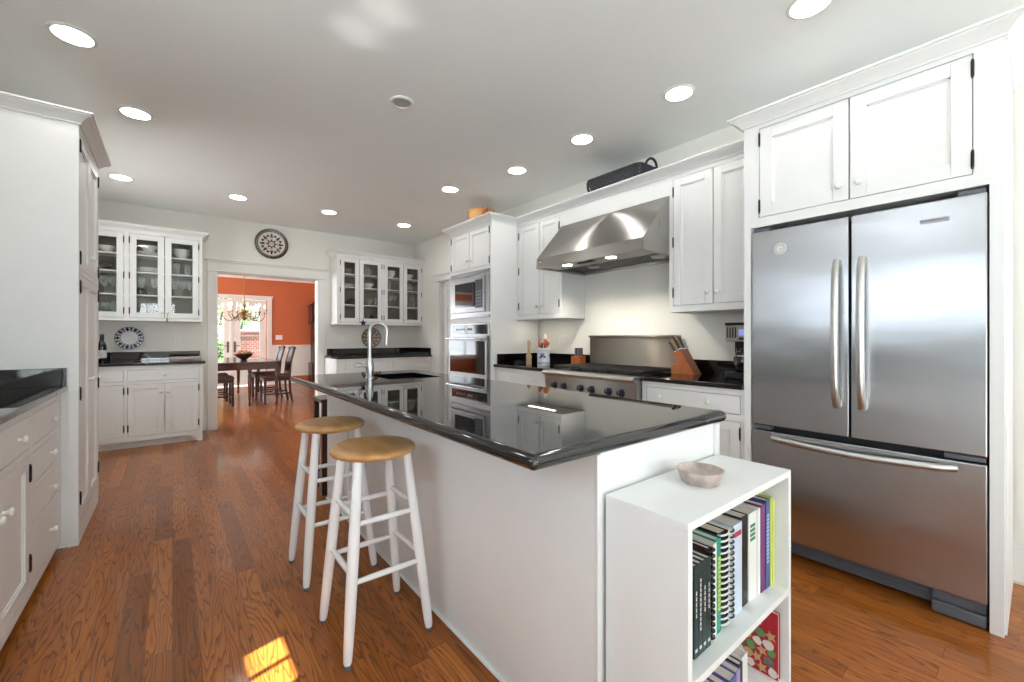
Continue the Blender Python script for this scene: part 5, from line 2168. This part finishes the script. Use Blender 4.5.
# ------------------------------------------------------------------ dining room furniture
TX0, TX1, TY0, TY1 = .47, 1.50, 8.46, 10.62
root = thing('dining_table', 'dark wood dining table in the room beyond the opening', 'dining table', (1.0, 9.5, 0))
mb = MB()
mb.box(TX0, TX1, TY0, TY1, .735, .762, .008)
mb.build('table_top', TABLEW, root)
mb = MB()
mb.box(TX0 + .02, TX1 - .04, TY0 + .04, TY0 + .065, .625, .735)
mb.box(TX0 + .02, TX1 - .04, TY1 - .065, TY1 - .04, .625, .735)
mb.box(TX0 + .02, TX0 + .045, TY0 + .065, TY1 - .065, .625, .735)
mb.box(TX1 - .065, TX1 - .04, TY0 + .065, TY1 - .065, .625, .735)
mb.build('apron', TABLEW, root)
for xx, yy in ((TX0 + .035, TY0 + .053), (1.035, TY0 + .053), (TX1 - .055, TY0 + .053), (TX0 + .035, TY1 - .053), (1.08, TY1 - .053), (TX1 - .055, TY1 - .053)):
    mb = MB()
    mb.box(xx - .030, xx + .030, yy - .030, yy + .030, .60, .734, .003)
    mb.lathe([(.026, .60), (.030, .585), (.020, .57), (.030, .54), (.031, .45), (.026, .25), (.017, .06), (.022, .045), (.020, .02), (.012, .0)][::-1], (xx, yy, 0), (0, 0, 1), 14)
    mb.build('leg', TABLEW, root)


def make_chair(x, y, label):
    """front of the chair towards -X at x, centre y"""
    root = thing('dining_chair', label, 'chair', (x, y, 0), 'dining chairs')
    W = .215
    mb = MB()
    mb.box(x - .01, x + .435, y - W - .012, y + W + .012, .455, .505, .018)
    mb.build('seat', SEATF, root, 50)
    mb = MB()
    mb.box(x, x + .43, y - W, y + W, .405, .456, .004)
    mb.build('seat_rail', DKWOOD, root)
    for s in (-1, 1):
        mb = MB()
        mb.box(x, x + .038, y + s * W - .019, y + s * W + .019, 0, .41, .003)
        mb.build('leg', DKWOOD, root)
        mb = MB()
        mb.tube([(x + .46, y + s * (W - .02), 0), (x + .425, y + s * (W - .02), .2), (x + .41, y + s * (W - .02), .46), (x + .435, y + s * (W - .015), .75), (x + .50, y + s * (W - .005), 1.0)],
                [.019, .020, .021, .019, .016], 8)
        mb.build('leg', DKWOOD, root)
        mb = MB()
        mb.box(x + .03, x + .425, y + s * (W - .012) - .011, y + s * (W - .012) + .011, .16, .19, .002)
        mb.build('stretcher', DKWOOD, root)
    mb = MB()
    mb.box(x + .2, x + .222, y - W + .02, y + W - .02, .165, .187, .002)
    mb.build('stretcher', DKWOOD, root)
    mb = MB()
    n = 10
    ring_ = []
    for k in range(n + 1):
        q = -1 + 2 * k / n
        ring_.append(Vector((x + .492 + .012 * (1 - q * q), y + q * (W + .012), .985 + .020 * (1 - q * q))))
    mb.tube(ring_, [.020] * (n + 1), 8, flatten=1.4)
    mb.build('crest_rail', DKWOOD, root)
    mb = MB()
    for q in (-.085, 0, .085):
        mb.tube([(x + .415, y + q, .50), (x + .44, y + q, .75), (x + .492, y + q * 1.1, .985)], .0085, 6, flatten=2.0)
    mb.box(x + .404, x + .424, y - W + .02, y + W - .02, .53, .56, .003)
    mb.build('splat', DKWOOD, root)
    return root


ch = make_chair(1.25, 8.75, 'dark wood dining chair at the right near corner of the dining table')
dup(ch, (1.22, 9.52, 0), 'dark dining chair on the right of the table, behind the nearer right one')
dup(ch, (.82, 8.86, 0), 'dark dining chair left of the table, its back hidden by the door casing', rz=PI)
dup(ch, (.80, 9.62, 0), 'dark wood dining chair farther along the left side of the table', rz=PI)

root = thing('fruit_bowl', 'dark footed bowl of dried flowers on the dining table', 'bowl', (.98, 8.80, .7625))
mb = MB()
mb.lathe([(.06, 0), (.055, .01), (.035, .02), (.06, .045), (.125, .09), (.15, .135), (.143, .135), (.11, .09), (.0005, .07)], (.98, 8.80, .7625), (0, 0, 1), 28)
mb.build('bowl_body', BRONZE, root)
mb = MB()
rnd = random.Random(11)
for k in range(60):
    a, rr = rnd.uniform(0, 2 * PI), .140 * math.sqrt(rnd.random())
    mb.mi = rnd.choice([0, 0, 1, 2])
    mb.ellipsoid((.98 + rr * math.cos(a), 8.80 + rr * math.sin(a), .890 + .055 * (1 - (rr / .14) ** 2) * rnd.uniform(.5, 1.3)), .020, .020, .016, 7, 4)
tg = mb.build('dried_flowers', [flat('dried_tan', 216, 180, 140, .8), flat('dried_brown', 150, 108, 80, .8), flat('dried_pink', 206, 140, 120, .8)], root)
tg['kind'] = 'stuff'

CX, CY, CZ = 1.06, 9.45, 1.60
root = thing('chandelier', 'brass candle-arm chandelier hanging over the dining table', 'chandelier', (CX, CY, CH))
mb = MB()
mb.lathe([(.0005, -.115), (.012, -.105), (.010, -.09), (.030, -.075), (.040, -.05), (.030, -.025), (.014, -.010), (.020, .01), (.052, .045), (.056, .07), (.040, .10), (.014, .115),
          (.012, .14), (.026, .165), (.028, .185), (.012, .21), (.010, .26), (.018, .28), (.006, .30), (.0005, .305)], (CX, CY, CZ), (0, 0, 1), 20, caps=False)
mb.build('column', BRASS, root)
mb = MB()
mb.cyl((CX, CY, CZ + .30), (CX, CY, CH - .03), .006, n=8)
mb.lathe([(.065, 0), (.06, .012), (.02, .035), (.0005, .036)], (CX, CY, CH), (0, 0, -1), 20)
mb.build('hanging_rod', BRASS, root)
for k in range(12):
    a = 2 * PI * k / 12 + .1
    ca, sa = math.cos(a), math.sin(a)
    up = k % 2 == 0
    Rr = .345 if up else .26
    zt = CZ + (.035 if up else .055)
    z0_ = CZ + .02 if up else CZ + .075
    prof = [(.03, z0_), (.10, z0_ - .055), (Rr * .62, CZ - .10 if up else CZ - .05), (Rr * .86, CZ - .085 if up else CZ - .035), (Rr, zt - .04), (Rr, zt)]
    P = []
    for i in range(len(prof) - 1):
        for q in range(4):
            t0 = q / 4
            p_1 = prof[max(i - 1, 0)]; p0_ = prof[i]; p1_ = prof[i + 1]; p2_ = prof[min(i + 2, len(prof) - 1)]
            f = lambda A_, B_, C_, D_, t_: .5 * (2 * B_ + (C_ - A_) * t_ + (2 * A_ - 5 * B_ + 4 * C_ - D_) * t_ ** 2 + (3 * B_ - A_ - 3 * C_ + D_) * t_ ** 3)
            P.append((f(p_1[0], p0_[0], p1_[0], p2_[0], t0), f(p_1[1], p0_[1], p1_[1], p2_[1], t0)))
    P.append(prof[-1])
    mb = MB()
    mb.tube([(CX + r_ * ca, CY + r_ * sa, z_) for r_, z_ in P], .0075, 7)
    ar = mb.build('arm', BRASS, root)
    mb = MB()
    mb.lathe([(.006, 0), (.028, .008), (.030, .014), (.012, .014), (.014, .03), (.0005, .031)], (CX + Rr * ca, CY + Rr * sa, zt), (0, 0, 1), 12)
    mb.build('drip_cup', BRASS, ar)
    mb = MB()
    mb.cyl((CX + Rr * ca, CY + Rr * sa, zt + .03), (CX + Rr * ca, CY + Rr * sa, zt + .115), .0105, n=10)
    mb.build('candle_sleeve', CHINA, ar)
    mb = MB()
    mb.lathe([(.006, .115), (.013, .132), (.011, .15), (.003, .178), (.0005, .18)], (CX + Rr * ca, CY + Rr * sa, zt), (0, 0, 1), 10)
    mb.build('bulb', BULB_E, ar)

root = thing('longcase_clock', 'tall dark wood longcase clock at the right of the dining room, mostly hidden', 'clock', (3.02, 11.86, 0))
mb = MB()
mb.box(2.76, 3.28, 11.68, 12.06, .0, .10, .006)
mb.box(2.785, 3.255, 11.70, 12.05, .10, .52, .004)
mb.build('base', DKWOOD, root)
mb = MB()
mb.box(2.84, 3.20, 11.74, 12.04, .52, 1.52, .004)
tr_ = mb.build('trunk', DKWOOD, root)
mb = MB()
mb.box(2.88, 3.16, 11.733, 11.74, .58, 1.46, .003)
mb.build('trunk_door', DIALG, tr_)
mb = MB()
mb.box(2.77, 3.27, 11.70, 12.05, 1.52, 1.58, .008)
mb.box(2.79, 3.25, 11.72, 12.04, 1.58, 2.0, .004)
for xx in (2.80, 3.24):
    mb.cyl((xx, 11.715, 1.58), (xx, 11.715, 2.0), .016, n=10)
n = 12
for s in (-1, 1):
    P = []
    for k in range(n + 1):
        q = k / n
        P.append((3.02 + s * (.25 - .20 * q), 11.72, 2.01 + .11 * math.sin(q * PI / 2) + (.02 if q > .9 else 0)))
    mb.tube(P, .022, 8)
mb.prism([(2.77, 2.0), (3.27, 2.0), (3.27, 2.02), (3.10, 2.09), (2.94, 2.09), (2.77, 2.02)], lambda p: (p[0], 11.71, p[1]), lambda p: (p[0], 12.04, p[1]))
hood_ = mb.build('hood', DKWOOD, root)
mb = MB()
mb.lathe([(.0005, 0), (.16, 0), (.165, .006), (.15, .010), (.0005, .008)], (3.02, 11.722, 1.80), (0, -1, 0), 32, caps=False)
mb.build('dial', flat('clock_dial', 214, 206, 186, .4), hood_)

# small lamps that belong to fixtures
lamp('under_cabinet_lamp', 'AREA', (2.95, 3.20, 1.366), (0, 0, -1), .7, (1.0, .86, .66), shape='RECTANGLE', size=.03, size_y=.4)
for yy in (2.545, 2.08):
    lamp('hood_lamp', 'SPOT', (2.645, yy, 1.79), (0.35, 0, -1), 24, (1.0, .92, .8), spot_size=R(110), spot_blend=.8, shadow_soft_size=.03)

# two added spots stand in for sun mirrored off the counter onto the ceiling
for tgt, e in (((.735, 2.17), 50.0), ((.80, 1.96), 55.0)):
    src = Vector((-.55, 1.75, .93))
    lamp('added_ceiling_spot', 'SPOT', src, Vector((tgt[0], tgt[1], CH)) - src, e, (1.0, .98, .95), spot_size=R(7.5), spot_blend=1.0, shadow_soft_size=.03)
